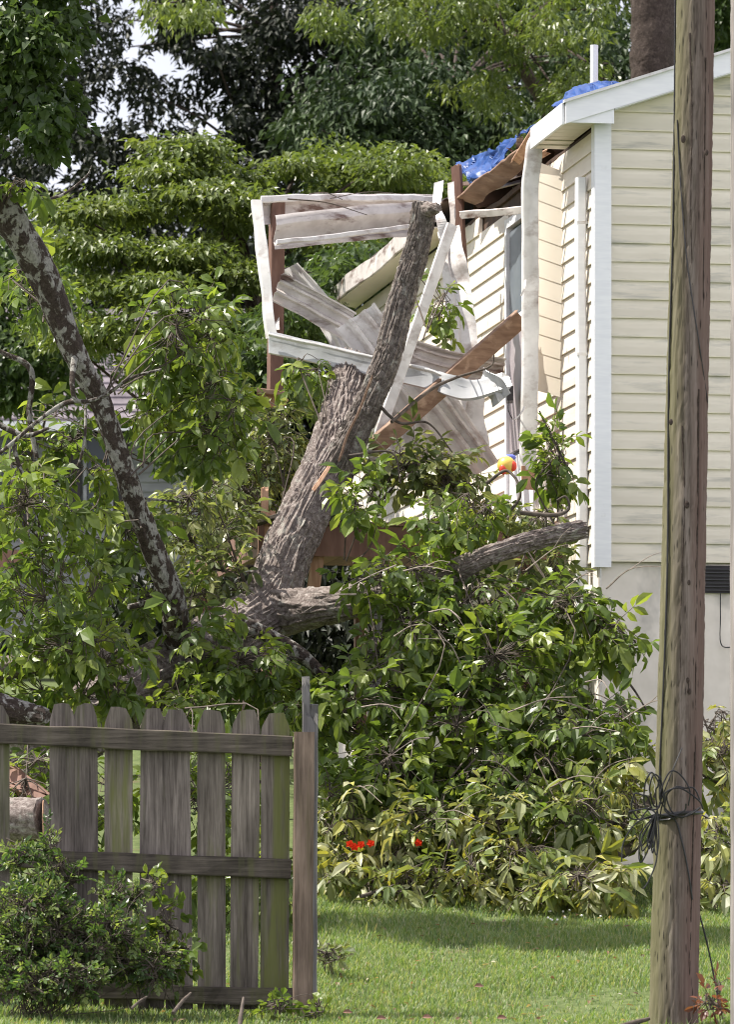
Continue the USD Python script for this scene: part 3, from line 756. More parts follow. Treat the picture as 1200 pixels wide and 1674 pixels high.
cloth([[P(743, 271, 39.3), P(775, 260, 39.0), P(800, 248, 38.6), P(828, 232, 38.0), P(848, 221, 37.5), P(872, 207, 37.1)],
       [P(745, 275, 39.2), P(778, 274, 38.9), P(803, 262, 38.5), P(828, 240, 37.95), P(848, 224, 37.45), P(871, 209, 37.1)],
       [P(748, 279, 39.1), P(770, 292, 38.6), P(798, 286, 38.2), P(822, 254, 37.85), P(847, 226, 37.4), P(870, 211, 37.1)],
       [P(750, 283, 39.0), P(767, 297, 38.7), P(790, 301, 38.3), P(813, 272, 37.85), P(845, 228, 37.4), P(869, 213, 37.1)]], M["tarp"], "blue_tarp",
      "blue tarp sagging over the torn edge of the roof", amp=0.028, seed=3, nu=70, nv=36)
cloth([[P(905, 178, 37.3), P(935, 158, 37.2), P(962, 141, 37.1), P(985, 138, 37.0), P(1008, 142, 37.0)],
       [P(908, 180, 36.9), P(932, 152, 36.8), P(960, 145, 36.7), P(980, 143, 36.6), P(1004, 146, 36.7)],
       [P(915, 178, 36.3), P(936, 168, 36.2), P(962, 158, 36.1), P(985, 150, 36.0), P(1006, 148, 36.0)],
       [P(918, 181, 35.7), P(940, 171, 35.65), P(965, 162, 35.6), P(988, 154, 35.6), P(1008, 150, 35.6)]], M["tarp"], "blue_tarp",
      "crumpled blue tarp on top of the roof beside the white vent pipe", amp=0.032, seed=8, nu=70, nv=30)

# ------------------------------------------------------------------ things torn loose at the house
def lone(name, label, cat, mesh, m, group=None, smooth=False):
    p = part(None, name, mesh, m, smooth=smooth)
    setdata(p, label=label, category=cat, group=group)
    return p


# hanging white fascia, bent at its top, with the wooden core showing at the foot
hang = thing("hanging_fascia", "long white metal-wrapped fascia hanging straight down from the broken eave", "fascia", P(864, 780, 36.5))
pth = [P(892, 205, 36.45), P(876, 228, 36.4), P(871, 262, 36.4), P(866, 330, 36.45), P(866, 450, 36.5), P(866, 600, 36.5), P(863, 768, 36.5)]
rts = [Vx(0.9, -0.1, 0.45), Vx(0.95, -0.15, 0.2), Vx(1, -0.2, 0.05), Vx(1, -0.25, 0), Vx(1, -0.25, 0), Vx(1, -0.25, 0), Vx(1, -0.25, 0)]
ups_ = [Vx(0.1, -1, 0)] * 2 + [Vx(0.2, -1, 0)] * 5
prof = [(-0.056, -0.02), (0.056, -0.02), (0.060, -0.012), (0.060, 0.018), (0.050, 0.022), (0.0, 0.024), (-0.042, 0.022), (-0.056, 0.014)]
part(hang, "metal_wrap", sweep(prof, pth, unit(rts), unit(ups_), n=60, wob=0.006, seed=4), M["alum"], smooth=35)
part(hang, "wood_core", plank(P(863, 762, 36.5), P(864, 792, 36.5), 0.095, 0.03, (0.2, -1, 0), jag=0.04, seed=9), M["new_wood"])
for (a, b) in ((P(859, 458, 36.35), P(852, 484, 36.3)), (P(858, 665, 36.35), P(842, 686, 36.3))):
    part(hang, "bent_clip", sweep(rect(0.016, 0.006, 0.001), [a, (a + b) / 2 + Vx(0.006, -0.02, -0.006), b], Vx(1, 0, 0.2), Vx(0, -1, 0.3), n=8), M["alum"])
# loose siding panel beside it
lp = thing("siding_panel", "loose cream siding panel hanging between the white fascia and the side wall", "siding panel", P(900, 650, 36.7))
top, bot = (P(877, 264, 36.74), P(920, 281, 36.50)), (P(876, 638, 36.76), P(918, 650, 36.52))
nk = 12
for k in range(nk):
    t0, t1 = k / nk, (k + 1) / nk
    A = [top[q] * (1 - t0) + bot[q] * t0 for q in (0, 1)]; B_ = [top[q] * (1 - t1) + bot[q] * t1 for q in (0, 1)]
    out = Vx(-0.68, -0.73, 0)
    vs = np.array([A[0], A[1], B_[0] + out * 0.006, B_[1] + out * 0.006, B_[0], B_[1]])
    part(lp, "siding_board", (vs, np.array([[0, 2, 3], [0, 3, 1], [2, 4, 5], [2, 5, 3]])), M["vinyl"])

# crumpled white fascia hanging in front of the wall
wr = sweep(sheet_profile([(-0.10, 0.0), (-0.055, 0.035), (-0.03, 0.0), (0.02, 0.0), (0.045, 0.022), (0.10, 0.012)], 0.004),
           [P(733, 375, 38.2), P(740, 420, 38.1), P(750, 500, 38.0), P(763, 600, 37.9), P(777, 745, 37.8)], unit([Vx(0.5, -0.5, 0.1), Vx(0.75, -0.5, 0), Vx(0.95, -0.3, 0), Vx(1, -0.2, 0), Vx(1, -0.15, 0.05)]), unit([Vx(0.4, -1, 0)] * 5), n=60, wob=0.022, seed=6)
lone("hanging_gutter", "crumpled white gutter hanging in front of the cream side wall", "gutter", wr, M["alum"], smooth=35)
# splintered rafter beside the tarp
lone("splintered_rafter", "reddish splintered rafter end standing upright beside the blue tarp", "rafter", plank(P(757, 455, 38.6), P(746, 272, 38.6), 0.075, 0.04, (-0.5, -1, 0), jag0=0.14, jag=0.01, seed=21, n=8, wob=0.006), M["red_wood"])
lone("torn_trim", "torn white trim strip curling beside the splintered rafter", "trim", sweep(rect(0.075, 0.004, 0.001), [P(718, 296, 38.4), P(712, 335, 38.3), P(722, 360, 38.2), P(728, 395, 38.2)], unit([Vx(1, 0.2, 0.3), Vx(0.8, -0.5, 0.1), Vx(0.9, -0.5, 0), Vx(0.8, 0.5, 0)]), unit([Vx(0, -1, 0)] * 4), n=30, wob=0.012, seed=2, jag=0.03), M["alum"])
lone("torn_trim", "narrow white trim strip torn loose along the left edge of the rafter", "trim", sweep(rect(0.05, 0.004, 0.001), [P(737, 300, 38.5), P(741, 350, 38.4), P(738, 400, 38.4), P(747, 428, 38.4)], unit([Vx(1, 0.2, 0.3), Vx(0.8, -0.5, 0.1), Vx(0.9, -0.5, 0), Vx(0.8, 0.5, 0)]), unit([Vx(0, -1, 0)] * 4), n=30, wob=0.01, seed=5, jag=0.03), M["alum_dirty"])

# ------------------------------------------------------------------ the collapsed patio cover
cover = thing("patio_cover", "collapsed white aluminium patio cover folded around the broken tree trunk", "patio cover", P(560, 700, 37.5))
gutter = sheet_profile([(-0.0, 0.075), (-0.0, 0.0), (0.01, -0.055), (0.05, -0.06), (0.055, -0.085), (0.02, -0.09)], 0.004)
# left edge channel
part(cover, "edge_channel", sweep(rect(0.075, 0.055, 0.006), [P(420, 328, 37.4), P(431, 440, 37.3), P(443, 553, 37.2)], unit(Vx(1, -0.35, 0)), unit(Vx(0.3, -1, 0)), n=24, wob=0.012, seed=1), M["alum"])
part(cover, "edge_channel", sweep(rect(0.045, 0.03, 0.004), [P(444, 362, 37.9), P(449, 450, 37.8), P(452, 540, 37.6)], unit(Vx(1, -0.35, 0)), unit(Vx(0.3, -1, 0)), n=20, wob=0.008, seed=2), M["alum_dirty"])
# top channel: a gutter seen from its open side
part(cover, "top_channel", sweep(sheet_profile([(0.0, 0.045), (0.05, 0.04), (0.055, 0.01), (0.02, -0.02), (0.0, -0.1), (0.02, -0.16)], 0.004), [P(428, 333, 37.7), P(560, 328, 38.2), P(720, 329, 38.8)], unit(Vx(0.2, -1, -0.1)), unit(Vx(0, 0.1, 1)), n=24, wob=0.006, seed=3), M["alum_dirty"])
part(cover, "top_channel", sweep(rect(0.05, 0.05, 0.008), [P(428, 326, 37.5), P(560, 323, 38.05), P(722, 327, 38.65)], unit(Vx(0.2, -1, 0)), unit(Vx(0, 0, 1)), n=28, wob=0.013, seed=33), M["alum"])
# the second trough
part(cover, "trough", sweep(sheet_profile([(0.06, 0.10), (0.085, 0.07), (0.09, 0.03), (0.07, 0.0), (0.03, -0.03), (0.0, -0.07), (0.0, -0.10), (0.06, -0.125), (0.065, -0.15)], 0.004),
     [P(447, 375, 37.5), P(560, 362, 37.8), P(690, 352, 38.3)], unit(Vx(0.2, -1, -0.15)), unit(Vx(0, 0, 1)), n=30, wob=0.007, seed=4), M["alum_dirty"], smooth=30)
part(cover, "trough_lip", sweep(rect(0.05, 0.035, 0.005), [P(452, 397, 37.3), P(560, 386, 37.6), P(690, 368, 38.1)], unit(Vx(0.2, -1, 0)), unit(Vx(0, 0, 1)), n=26, wob=0.01, seed=5), M["alum"])
# front fascia, twisting at its right end
fp = [P(439, 560, 37.0), P(560, 588, 36.8), P(690, 618, 36.6), P(735, 632, 36.45), P(775, 640, 36.4), P(826, 626, 36.35)]
fpr = [(-0.012, -0.075), (0.012, -0.07), (0.018, 0.02), (0.034, 0.05), (0.034, 0.075), (-0.02, 0.08), (-0.026, 0.06), (-0.012, 0.04)]
part(cover, "front_fascia", sweep(fpr, fp, unit([Vx(0.15, -1, 0)] * 3 + [Vx(0, -1, 0.1), Vx(0, -0.9, 0.6), Vx(0, -0.8, 0.75)]), unit([Vx(0.05, 0.1, 1)] * 3 + [Vx(0.1, 0.2, 1), Vx(-0.2, 0.6, 0.8), Vx(-0.1, 0.75, 0.7)]), n=60, wob=0.01, seed=7, jag=0.05), M["grey_alum"], smooth=30)
part(cover, "fascia_lip", sweep(rect(0.05, 0.014, 0.003), [P(438, 546, 36.93), P(560, 574, 36.73), P(690, 604, 36.53), P(722, 614, 36.45)], unit(Vx(0.1, -1, 0.2)), unit(Vx(0, 0.2, 1)), n=34, wob=0.008, seed=71), M["alum"])
part(cover, "crumpled_end", sweep(sheet_profile([(-0.09, 0), (-0.03, 0.03), (0.03, 0.0), (0.09, 0.05)], 0.004), [P(785, 618, 36.45), P(808, 634, 36.35), P(822, 655, 36.35)], unit([Vx(0.4, -0.3, 1), Vx(0.5, -0.5, 0.8), Vx(0.7, -0.3, 0.5)]), unit([Vx(0, -1, -0.2)] * 3), n=16, wob=0.025, seed=17), M["grey_alum"], smooth=30)
# roof pans: W shaped sheets
pan = sheet_profile([(-0.175, 0.045), (-0.16, 0.05), (-0.155, 0.0), (-0.075, -0.012), (-0.05, 0.04), (-0.03, 0.04), (-0.01, -0.005), (0.055, -0.012), (0.08, 0.04), (0.10, 0.038), (0.12, -0.005), (0.16, -0.005), (0.165, 0.06), (0.18, 0.055)], 0.003)


def roof_pan(pts, rights, ups, m="alum", sc=1.0, seed=0, wob=0.006, n=24):
    return part(cover, "roof_pan", sweep(np.asarray(pan) * sc, pts, unit(rights), unit(ups), n=n, wob=wob, seed=seed), M[m])


roof_pan([P(452, 470, 37.4), P(510, 500, 37.35), P(572, 535, 37.3)], [Vx(0.35, -0.3, 0.9)] * 3, [Vx(0.25, -1, -0.2)] * 3, "alum_dirty", 0.62, 1)
roof_pan([P(468, 440, 37.9), P(520, 500, 37.8), P(560, 570, 37.7), P(590, 660, 37.6)], [Vx(0.85, -0.4, 0.45)] * 4, [Vx(0.3, -1, 0.1)] * 4, "alum", 0.5, 2)
roof_pan([P(578, 520, 37.2), P(620, 575, 37.25), P(680, 655, 37.3), P(760, 760, 37.4)], [Vx(0.8, -0.15, 0.5)] * 4, [Vx(0.1, -1, 0.15)] * 4, "alum", 0.95, 3)
roof_pan([P(618, 515, 37.5), P(660, 580, 37.55), P(720, 665, 37.6), P(790, 770, 37.7)], [Vx(0.75, -0.5, 0.45)] * 4, [Vx(0.35, -1, 0.25)] * 4, "alum", 0.7, 4)
roof_pan([P(600, 600, 37.45), P(640, 670, 37.5), P(690, 770, 37.5)], [Vx(0.9, -0.1, 0.4)] * 3, [Vx(0.1, -1, 0.15)] * 3, "alum", 0.9, 6)
roof_pan([P(630, 555, 36.9), P(720, 590, 36.9), P(824, 606, 36.95)], [Vx(0.2, -0.45, 0.9)] * 3, [Vx(0.1, -1, -0.4)] * 3, "alum_dirty", 0.55, 5, 0.012)
# red-brown posts of the porch
part(cover, "post", plank(P(449, 655, 37.6), P(453, 330, 37.75), 0.10, 0.09, (0.3, -1, 0)), M["red_wood"])
part(cover, "post_foot", plank(P(424, 652, 37.3), P(466, 657, 37.3), 0.10, 0.05, (0.2, -1, 0.1), jag=0.03, seed=3), M["new_wood"])
part(cover, "post_foot", plank(P(420, 640, 37.25), P(468, 646, 37.25), 0.035, 0.09, (0.1, -1, 0.1)), M["timber"])
lone("white_board", "long white board leaning behind the broken stub of the trunk", "board", plank(P(601, 765, 36.35), P(739, 368, 36.7), 0.078, 0.028, (0.45, -1, 0.0), c=0.004, n=10, wob=0.004), M["alum"])
lone("broken_timber", "long brown timber slanting from behind the trunk up to the white hanging fascia", "timber", plank(P(615, 728, 36.35), P(851, 521, 36.75), 0.135, 0.042, (0.3, -1, -0.45), jag=0.02, jag0=0.05, seed=31, n=20, wob=0.004), M["timber"])
for k, (a, b, w) in enumerate(((P(470, 326, 37.3), P(600, 352, 37.6), 0.006), (P(505, 318, 37.35), P(560, 327, 37.4), 0.005), (P(540, 325, 37.4), P(660, 318, 37.9), 0.004))):
    lone("dead_twig", ["longest bare twig lying on the top edge of the patio cover", "short bare twig lying on the left half of the patio cover top", "thin bare twig lying towards the stub on the patio cover top"][k], "twig",
         tube([a, (a + b) / 2 + Vx(0, 0, 0.03), b], w, 5, 10, w * 0.5), M["twig"])

# ------------------------------------------------------------------ deck
deck = thing("wooden_deck", "raised red-brown wooden deck along the side of the house behind the tree", "deck", H(-1.0, 2.0, 2.5))
for (u0, u1, v0, v1) in ((-2.15, -0.05, 0.95, 0.99), (-2.19, -2.15, 0.95, 4.6)):
    part(deck, "rim_joist", hbox(u0, u1, v0, v1, 4.36, 4.57), M["red_wood"])
for k in range(15):
    u = -2.16 + k * 0.143
    part(deck, "deck_board", hbox(u, u + 0.136, 0.93, 4.62, 4.575, 4.60), M["red_wood"])
for (u, v) in ((-2.1, 1.05), (-1.35, 1.05), (-0.3, 1.05), (-2.1, 4.4), (-0.9, 4.4)):
    part(deck, "deck_post", hbox(u - 0.045, u + 0.045, v, v + 0.09, 1.8, 4.35), M["grey_post"] if u in (-1.35,) else M["red_wood"])
for (a, b, w) in ((P(431, 905, 36.0), P(433, 800, 36.0), 0.05), (P(445, 888, 36.0), P(442, 838, 36.0), 0.07), (P(455, 850, 36.2), P(468, 805, 36.2), 0.03), (P(512, 965, 36.1), P(520, 905, 36.1), 0.09), (P(462, 838, 36.15), P(476, 800, 36.15), 0.03)):
    part(deck, "rail_board", plank(a, b, w, 0.03, (0.1, -1, 0.1), jag=0.02, seed=int(w * 1000)), M["new_wood"])
part(deck, "rail_board", plank(P(418, 856, 35.9), P(462, 842, 35.9), 0.03, 0.06, (0.1, -1, 0.3)), M["rail"])
toy = thing("toy", "small yellow, red and blue plastic toy among the leaves below the door", "toy", P(828, 775, 35.6))


def ball(c, r, s=(1, 1, 1)):
    m = trimesh.creation.icosphere(3, 1.0)
    return np.array(m.vertices) * r * np.array(s) + c, np.array(m.faces)


part(toy, "body", ball(P(828, 761, 35.6), PX(15, 35.6), (1, 1, 1.0)), M["yellow"], smooth=True)
part(toy, "red_panel", ball(P(823, 767, 35.56), PX(8, 36.3), (0.8, 0.7, 1.1)), M["red"], smooth=True)
part(toy, "red_panel", ball(P(839, 762, 35.57), PX(7.5, 36.3), (0.8, 0.7, 1.1)), M["red"], smooth=True)
part(toy, "cap", ball(P(833, 748, 35.63), PX(9, 36.3), (1.2, 0.8, 0.6)), M["blue"], smooth=True)

# ------------------------------------------------------------------ the fallen tree
tree = thing("fallen_tree", "large fallen hickory tree with rough grey trunk, snapped limbs and green leaves", "tree", P(300, 1150, 34.5))
TRUNK = [(20, 1235, 33.6), (130, 1180, 33.9), (235, 1120, 34.3), (340, 1060, 34.8), (430, 1000, 35.3), (470, 900, 35.6), (516, 800, 35.9), (545, 722, 36.2), (561, 655, 36.6), (570, 598, 37.0)]
TR = [62, 62, 58, 53, 48, 41, 38, 35, 31, 30]
part(tree, "trunk", limb([P(*q) for q in TRUNK], [PX(r, q[2]) for r, q in zip(TR, TRUNK)], 180, 0.011, 0.0155, 3, 0.10, jag=0.05, fiss=20), M["bark"], smooth=40)
stub = [(545, 780, 36.0), (574, 720, 35.9), (605, 655, 35.85), (633, 585, 35.85), (659, 480, 35.9), (684, 400, 35.9), (693, 336, 35.9)]
part(tree, "broken_stub", limb([P(*q) for q in stub], [PX(r, 36) for r in (30, 25, 22, 21.5, 21, 19.5, 19)], 130, 0.011, 0.011, 5, 0.06, jag=0.02, fiss=15), M["bark_stub"], smooth=40)
part(tree, "knot", limb([P(690, 345, 35.9), P(706, 342, 35.8), P(717, 340, 35.75)], [PX(16, 36), PX(11, 36), PX(7, 36)], 30, 0.012, 0.008, 6, 0.1), M["bark"], smooth=40)
part(tree, "torn_bark", plank(P(556, 745, 35.72), P(604, 628, 35.68), 0.016, 0.008, (0.2, -1, 0), jag=0.06, jag0=0.05, seed=4, n=14, wob=0.014), M["timber"])
part(tree, "torn_bark", plank(P(514, 797, 35.66), P(536, 766, 35.72), 0.03, 0.01, (-0.2, -1, 0), jag=0.04, jag0=0.04, seed=5, n=6, wob=0.008), M["new_wood"])
right = [(440, 1003, 35.3), (500, 995, 35.1), (575, 982, 34.8), (660, 965, 34.6), (740, 935, 34.4), (800, 908, 34.3), (870, 884, 34.3), (949, 866, 34.35)]
part(tree, "limb", limb([P(*q) for q in right], [PX(r, 35) for r in (44, 34, 28, 24, 19, 16, 15, 14)], 100, 0.012, 0.010, 7, 0.10, jag=0.05, fiss=15), M["bark"], smooth=40)
left = [(300, 1075, 34.5), (288, 1030, 34.2), (284, 985, 34.0), (245, 885, 33.8), (205, 775, 33.6), (165, 660, 33.5), (120, 575, 33.4), (72, 455, 33.3), (22, 368, 33.2), (-40, 290, 33.1), (-110, 180, 33.0)]
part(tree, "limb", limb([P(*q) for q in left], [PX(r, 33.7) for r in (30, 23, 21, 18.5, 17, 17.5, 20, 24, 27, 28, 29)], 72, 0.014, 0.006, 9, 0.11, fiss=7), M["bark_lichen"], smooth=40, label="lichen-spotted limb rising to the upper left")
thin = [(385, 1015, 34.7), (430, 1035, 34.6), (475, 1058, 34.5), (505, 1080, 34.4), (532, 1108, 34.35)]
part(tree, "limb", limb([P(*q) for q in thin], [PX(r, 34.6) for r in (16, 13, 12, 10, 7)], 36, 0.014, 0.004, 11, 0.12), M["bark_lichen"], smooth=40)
lowl = [(-40, 1098, 33.5), (20, 1090, 33.5), (70, 1076, 33.5), (125, 1066, 33.6), (200, 1075, 33.9)]
part(tree, "limb", limb([P(*q) for q in lowl], [PX(r, 33.5) for r in (20, 20, 18, 15, 12)], 48, 0.014, 0.008, 13, 0.12), M["bark"], smooth=40)
small = [([(122, 585, 33.3), (118, 625, 33.2), (126, 655, 33.2), (165, 650, 33.2), (215, 618, 33.1), (264, 604, 33.1)], (9, 7, 6, 5, 4, 3)),
         ([(126, 655, 33.2), (100, 662, 33.2), (60, 690, 33.1), (0, 740, 33.0), (-40, 760, 33.0)], (7, 6, 5, 5, 4)),
         ([(0, 575, 33.6), (50, 605, 33.6), (48, 680, 33.6), (60, 750, 33.6)], (7, 8, 7, 6)),
         ([(-10, 690, 33.4), (40, 712, 33.4), (80, 700, 33.4)], (8, 7, 4)),
         ([(20, 720, 33.4), (35, 770, 33.4), (60, 790, 33.4)], (6, 5, 3)),
         ([(140, 660, 33.3), (138, 720, 33.2), (122, 770, 33.2), (85, 790, 33.2)], (4, 4, 3, 3)),
         ([(285, 990, 34.0), (250, 985, 34.0), (210, 992, 33.9)], (9, 9, 7)),
         ([(50, 330, 36), (100, 320, 36.2), (140, 290, 36.3), (150, 272, 36.3)], (4, 4, 3, 2)),
         ([(228, 815, 33.9), (270, 818, 34.0), (300, 822, 34.1)], (4, 3, 3)),
         ([(600, 640, 35.85), (650, 690, 35.8), (700, 692, 35.8), (740, 740, 35.8)], (6, 4, 3, 2)),
         ([(640, 690, 35.75), (700, 640, 36.0), (745, 618, 36.1), (800, 600, 36.1), (808, 580, 36.1)], (5, 5, 4, 3, 2)),
         ([(570, 745, 35.7), (640, 740, 35.7), (655, 790, 35.7)], (4, 3, 2)),
         ([(850, 838, 34.3), (905, 842, 34.3), (930, 832, 34.3), (925, 812, 34.3), (910, 818, 34.3)], (6, 6, 4, 3, 2)),
         ([(930, 770, 34.7), (895, 700, 34.7), (882, 672, 34.7)], (4, 3, 2)),
         ([(985, 985, 34.2), (1015, 1030, 34.2), (1040, 1050, 34.2)], (3, 3, 2)), ([(1010, 1095, 34.0), (1035, 1125, 34.0), (1060, 1165, 33.9)], (3, 3, 2)),
         ([(795, 790, 35.0), (830, 770, 35.0), (850, 812, 34.9), (800, 870, 34.9)], (5, 4, 4, 6))]
for pts, rr in small:
    part(tree, "branch", limb([P(*q) for q in pts], [PX(r * 0.62, 34) for r in rr], 14, 0.02, 0.0, len(pts), 0.12), M["bark_lichen"] if pts[0][0] < 300 else M["twig"], smooth=40)

rbt = np.random.default_rng(55)
for k in range(26):
    x, y = rbt.uniform(560, 1020), rbt.uniform(900, 1420)
    Y = 33.4 - (y - 900) / 520 * 0.9 - 0.1
    ln_ = rbt.uniform(45, 120); an = rbt.uniform(-0.9, 0.7) + (math.pi if k % 3 == 0 else 0)
    p0 = P(x, y, Y + 0.25); p2 = P(x + ln_ * math.cos(an), y + ln_ * math.sin(an) * 0.7, Y - 0.1)
    p1 = (p0 + p2) / 2 + Vx(rbt.normal(0, .03), 0, rbt.uniform(0.0, 0.07))
    p3 = p1 + (p2 - p0) * 0.35 + Vx(rbt.normal(0, .05), 0, rbt.normal(0.02, .08))
    part(tree, "bare_twig", cat_meshes([tube([p0, p1, p2], 0.006, 5, 14, 0.002), tube([p1, (p1 + p3) / 2 + Vx(0, 0, 0.02), p3], 0.0035, 4, 9, 0.0015)]), M["bare_twig"])
rng = np.random.default_rng(101)
A1, A2, A3, A4 = P(190, 740, 33.6), P(60, 900, 33.5), P(600, 985, 34.9), P(760, 930, 34.9)
blobs = [
    # left side, on the lichen limb
    (310, 560, 34.0, 90, 115, 0.5, 120, P(200, 640, 33.4)), (350, 690, 34.0, 80, 90, 0.5, 85, P(205, 760, 33.5)), (250, 650, 34.2, 60, 60, 0.35, 34, A1),
    (30, 300, 33.0, 28, 22, 0.2, 9, P(5, 330, 33.1)), (60, 480, 34.3, 75, 75, 0.5, 50, P(80, 480, 33.4)), (100, 700, 34.3, 80, 50, 0.4, 30, A1),
    (60, 830, 33.2, 110, 75, 0.5, 75, A2), (50, 750, 34.4, 90, 45, 0.3, 30, A2), (150, 780, 34.6, 50, 50, 0.3, 16, A2), (190, 870, 34.4, 80, 70, 0.35, 48, P(220, 850, 33.6)), (70, 950, 33.1, 120, 85, 0.55, 95, A2), (185, 970, 34.5, 90, 80, 0.35, 60, P(270, 960, 33.9)),
    (120, 1055, 33.0, 150, 55, 0.5, 85, P(90, 1075, 33.5)), (20, 1130, 33.6, 70, 40, 0.4, 40, P(20, 1095, 33.6)), (160, 1130, 33.2, 90, 30, 0.3, 34, P(120, 1090, 33.6)), (330, 1010, 34.1, 60, 70, 0.4, 34, P(290, 1000, 34.0)),
    (400, 1090, 34.0, 120, 55, 0.5, 80, P(450, 1045, 34.6)), (310, 1140, 33.8, 90, 40, 0.4, 40, P(300, 1090, 34.4)), (500, 1150, 33.9, 70, 60, 0.5, 52, P(520, 1100, 34.4)),
    # centre and right
    (595, 810, 34.9, 42, 55, 0.3, 36, P(560, 900, 35.2)), (745, 845, 34.6, 75, 65, 0.4, 62, A4), (650, 945, 34.2, 95, 60, 0.35, 74, A3), (780, 985, 34.3, 110, 60, 0.5, 85, A4),
    (905, 1000, 34.2, 80, 62, 0.45, 72, P(850, 900, 34.8)), (975, 1035, 34.1, 60, 55, 0.4, 42, P(900, 1000, 34.3)), (690, 1050, 34.1, 130, 75, 0.6, 125, A3), (850, 1090, 34.0, 140, 85, 0.6, 140, A4),
    (620, 1150, 33.8, 105, 85, 0.6, 110, A3), (750, 1180, 33.7, 120, 80, 0.6, 120, A4), (930, 1180, 33.7, 110, 70, 0.6, 100, A4), (1010, 1190, 33.6, 50, 45, 0.4, 30, P(950, 1150, 33.9)),
    (640, 1260, 33.4, 110, 70, 0.5, 85, A3), (830, 1270, 33.3, 150, 75, 0.5, 120, A4), (560, 1290, 33.2, 50, 50, 0.3, 30, A3), (730, 1340, 32.9, 60, 35, 0.3, 30, P(760, 1250, 33.3)), (930, 1340, 32.8, 60, 40, 0.3, 34, P(900, 1250, 33.3)),
    (720, 505, 37.2, 26, 50, 0.15, 22, P(690, 540, 36.1)), (505, 610, 36.6, 38, 32, 0.2, 24, P(540, 700, 36.1)), (905, 745, 34.7, 32, 60, 0.2, 40, P(900, 850, 34.8)),
    (1010, 1055, 34.0, 45, 20, 0.2, 16, P(960, 1040, 34.1)),
]
arr, tw, br = foliage(rng, blobs, GREEN, 0.113, 5, 0.0065, 0.55, (0.0, 0.6), 0.50)
put_foliage(tree, arr, tw, br, M["leaf"], 300, M["twig"])

# duller leafy branches behind, lying on the deck and against the patio cover: things of their own
def leafy(label, blobs, pal, seed, L=0.11, leafm="leaf", single=60, group=None, k=5, down=0.4, droop=(0.1, 0.4), aspect=0.42, name="leafy_branch", stem=None, cat="branch"):
    rg = np.random.default_rng(seed)
    b0 = blobs[0]
    t = thing(name, label, cat, P(b0[0], b0[1] + b0[4], b0[2]), group)
    if stem:
        part(t, "stem", limb([P(*q[:3]) for q in stem], [PX(q[3], q[2]) for q in stem], 14, 0.02, 0.0, seed, 0.12), M["twig"], smooth=40)
    a, tw, br = foliage(rg, blobs, pal, L, k, 0.007, down, droop, aspect)
    put_foliage(t, a, tw, br, M[leafm], single, M["twig"])
    return t


leafy("dull green leafy branch lying on the deck under the hanging patio panels", [(690, 750, 36.0, 90, 42, 0.35, 85, P(640, 800, 36.0)), (750, 790, 35.9, 60, 40, 0.3, 52, P(760, 830, 35.6))], DULL, 7)
leafy("dull leafy branch piled left of the trunk below the porch post", [(450, 720, 36.6, 75, 70, 0.4, 110, P(470, 820, 36.2)), (400, 800, 36.4, 80, 80, 0.4, 110, P(440, 900, 36.0))], DULL, 8, 0.10)
leafy("dull leafy branch hanging between the lichen limb and the rough trunk", [(330, 850, 35.6, 85, 90, 0.5, 125, P(400, 950, 35.6)), (340, 950, 35.3, 80, 70, 0.4, 80, P(400, 980, 35.4))], DULL, 9, 0.10)
leafy("dark leafy branch by the downspout under the sawn limb", [(860, 852, 35.2, 65, 32, 0.3, 46, P(830, 870, 35.2)), (890, 930, 35.0, 60, 40, 0.3, 40, P(870, 900, 35.0))], DULL, 10, 0.11)

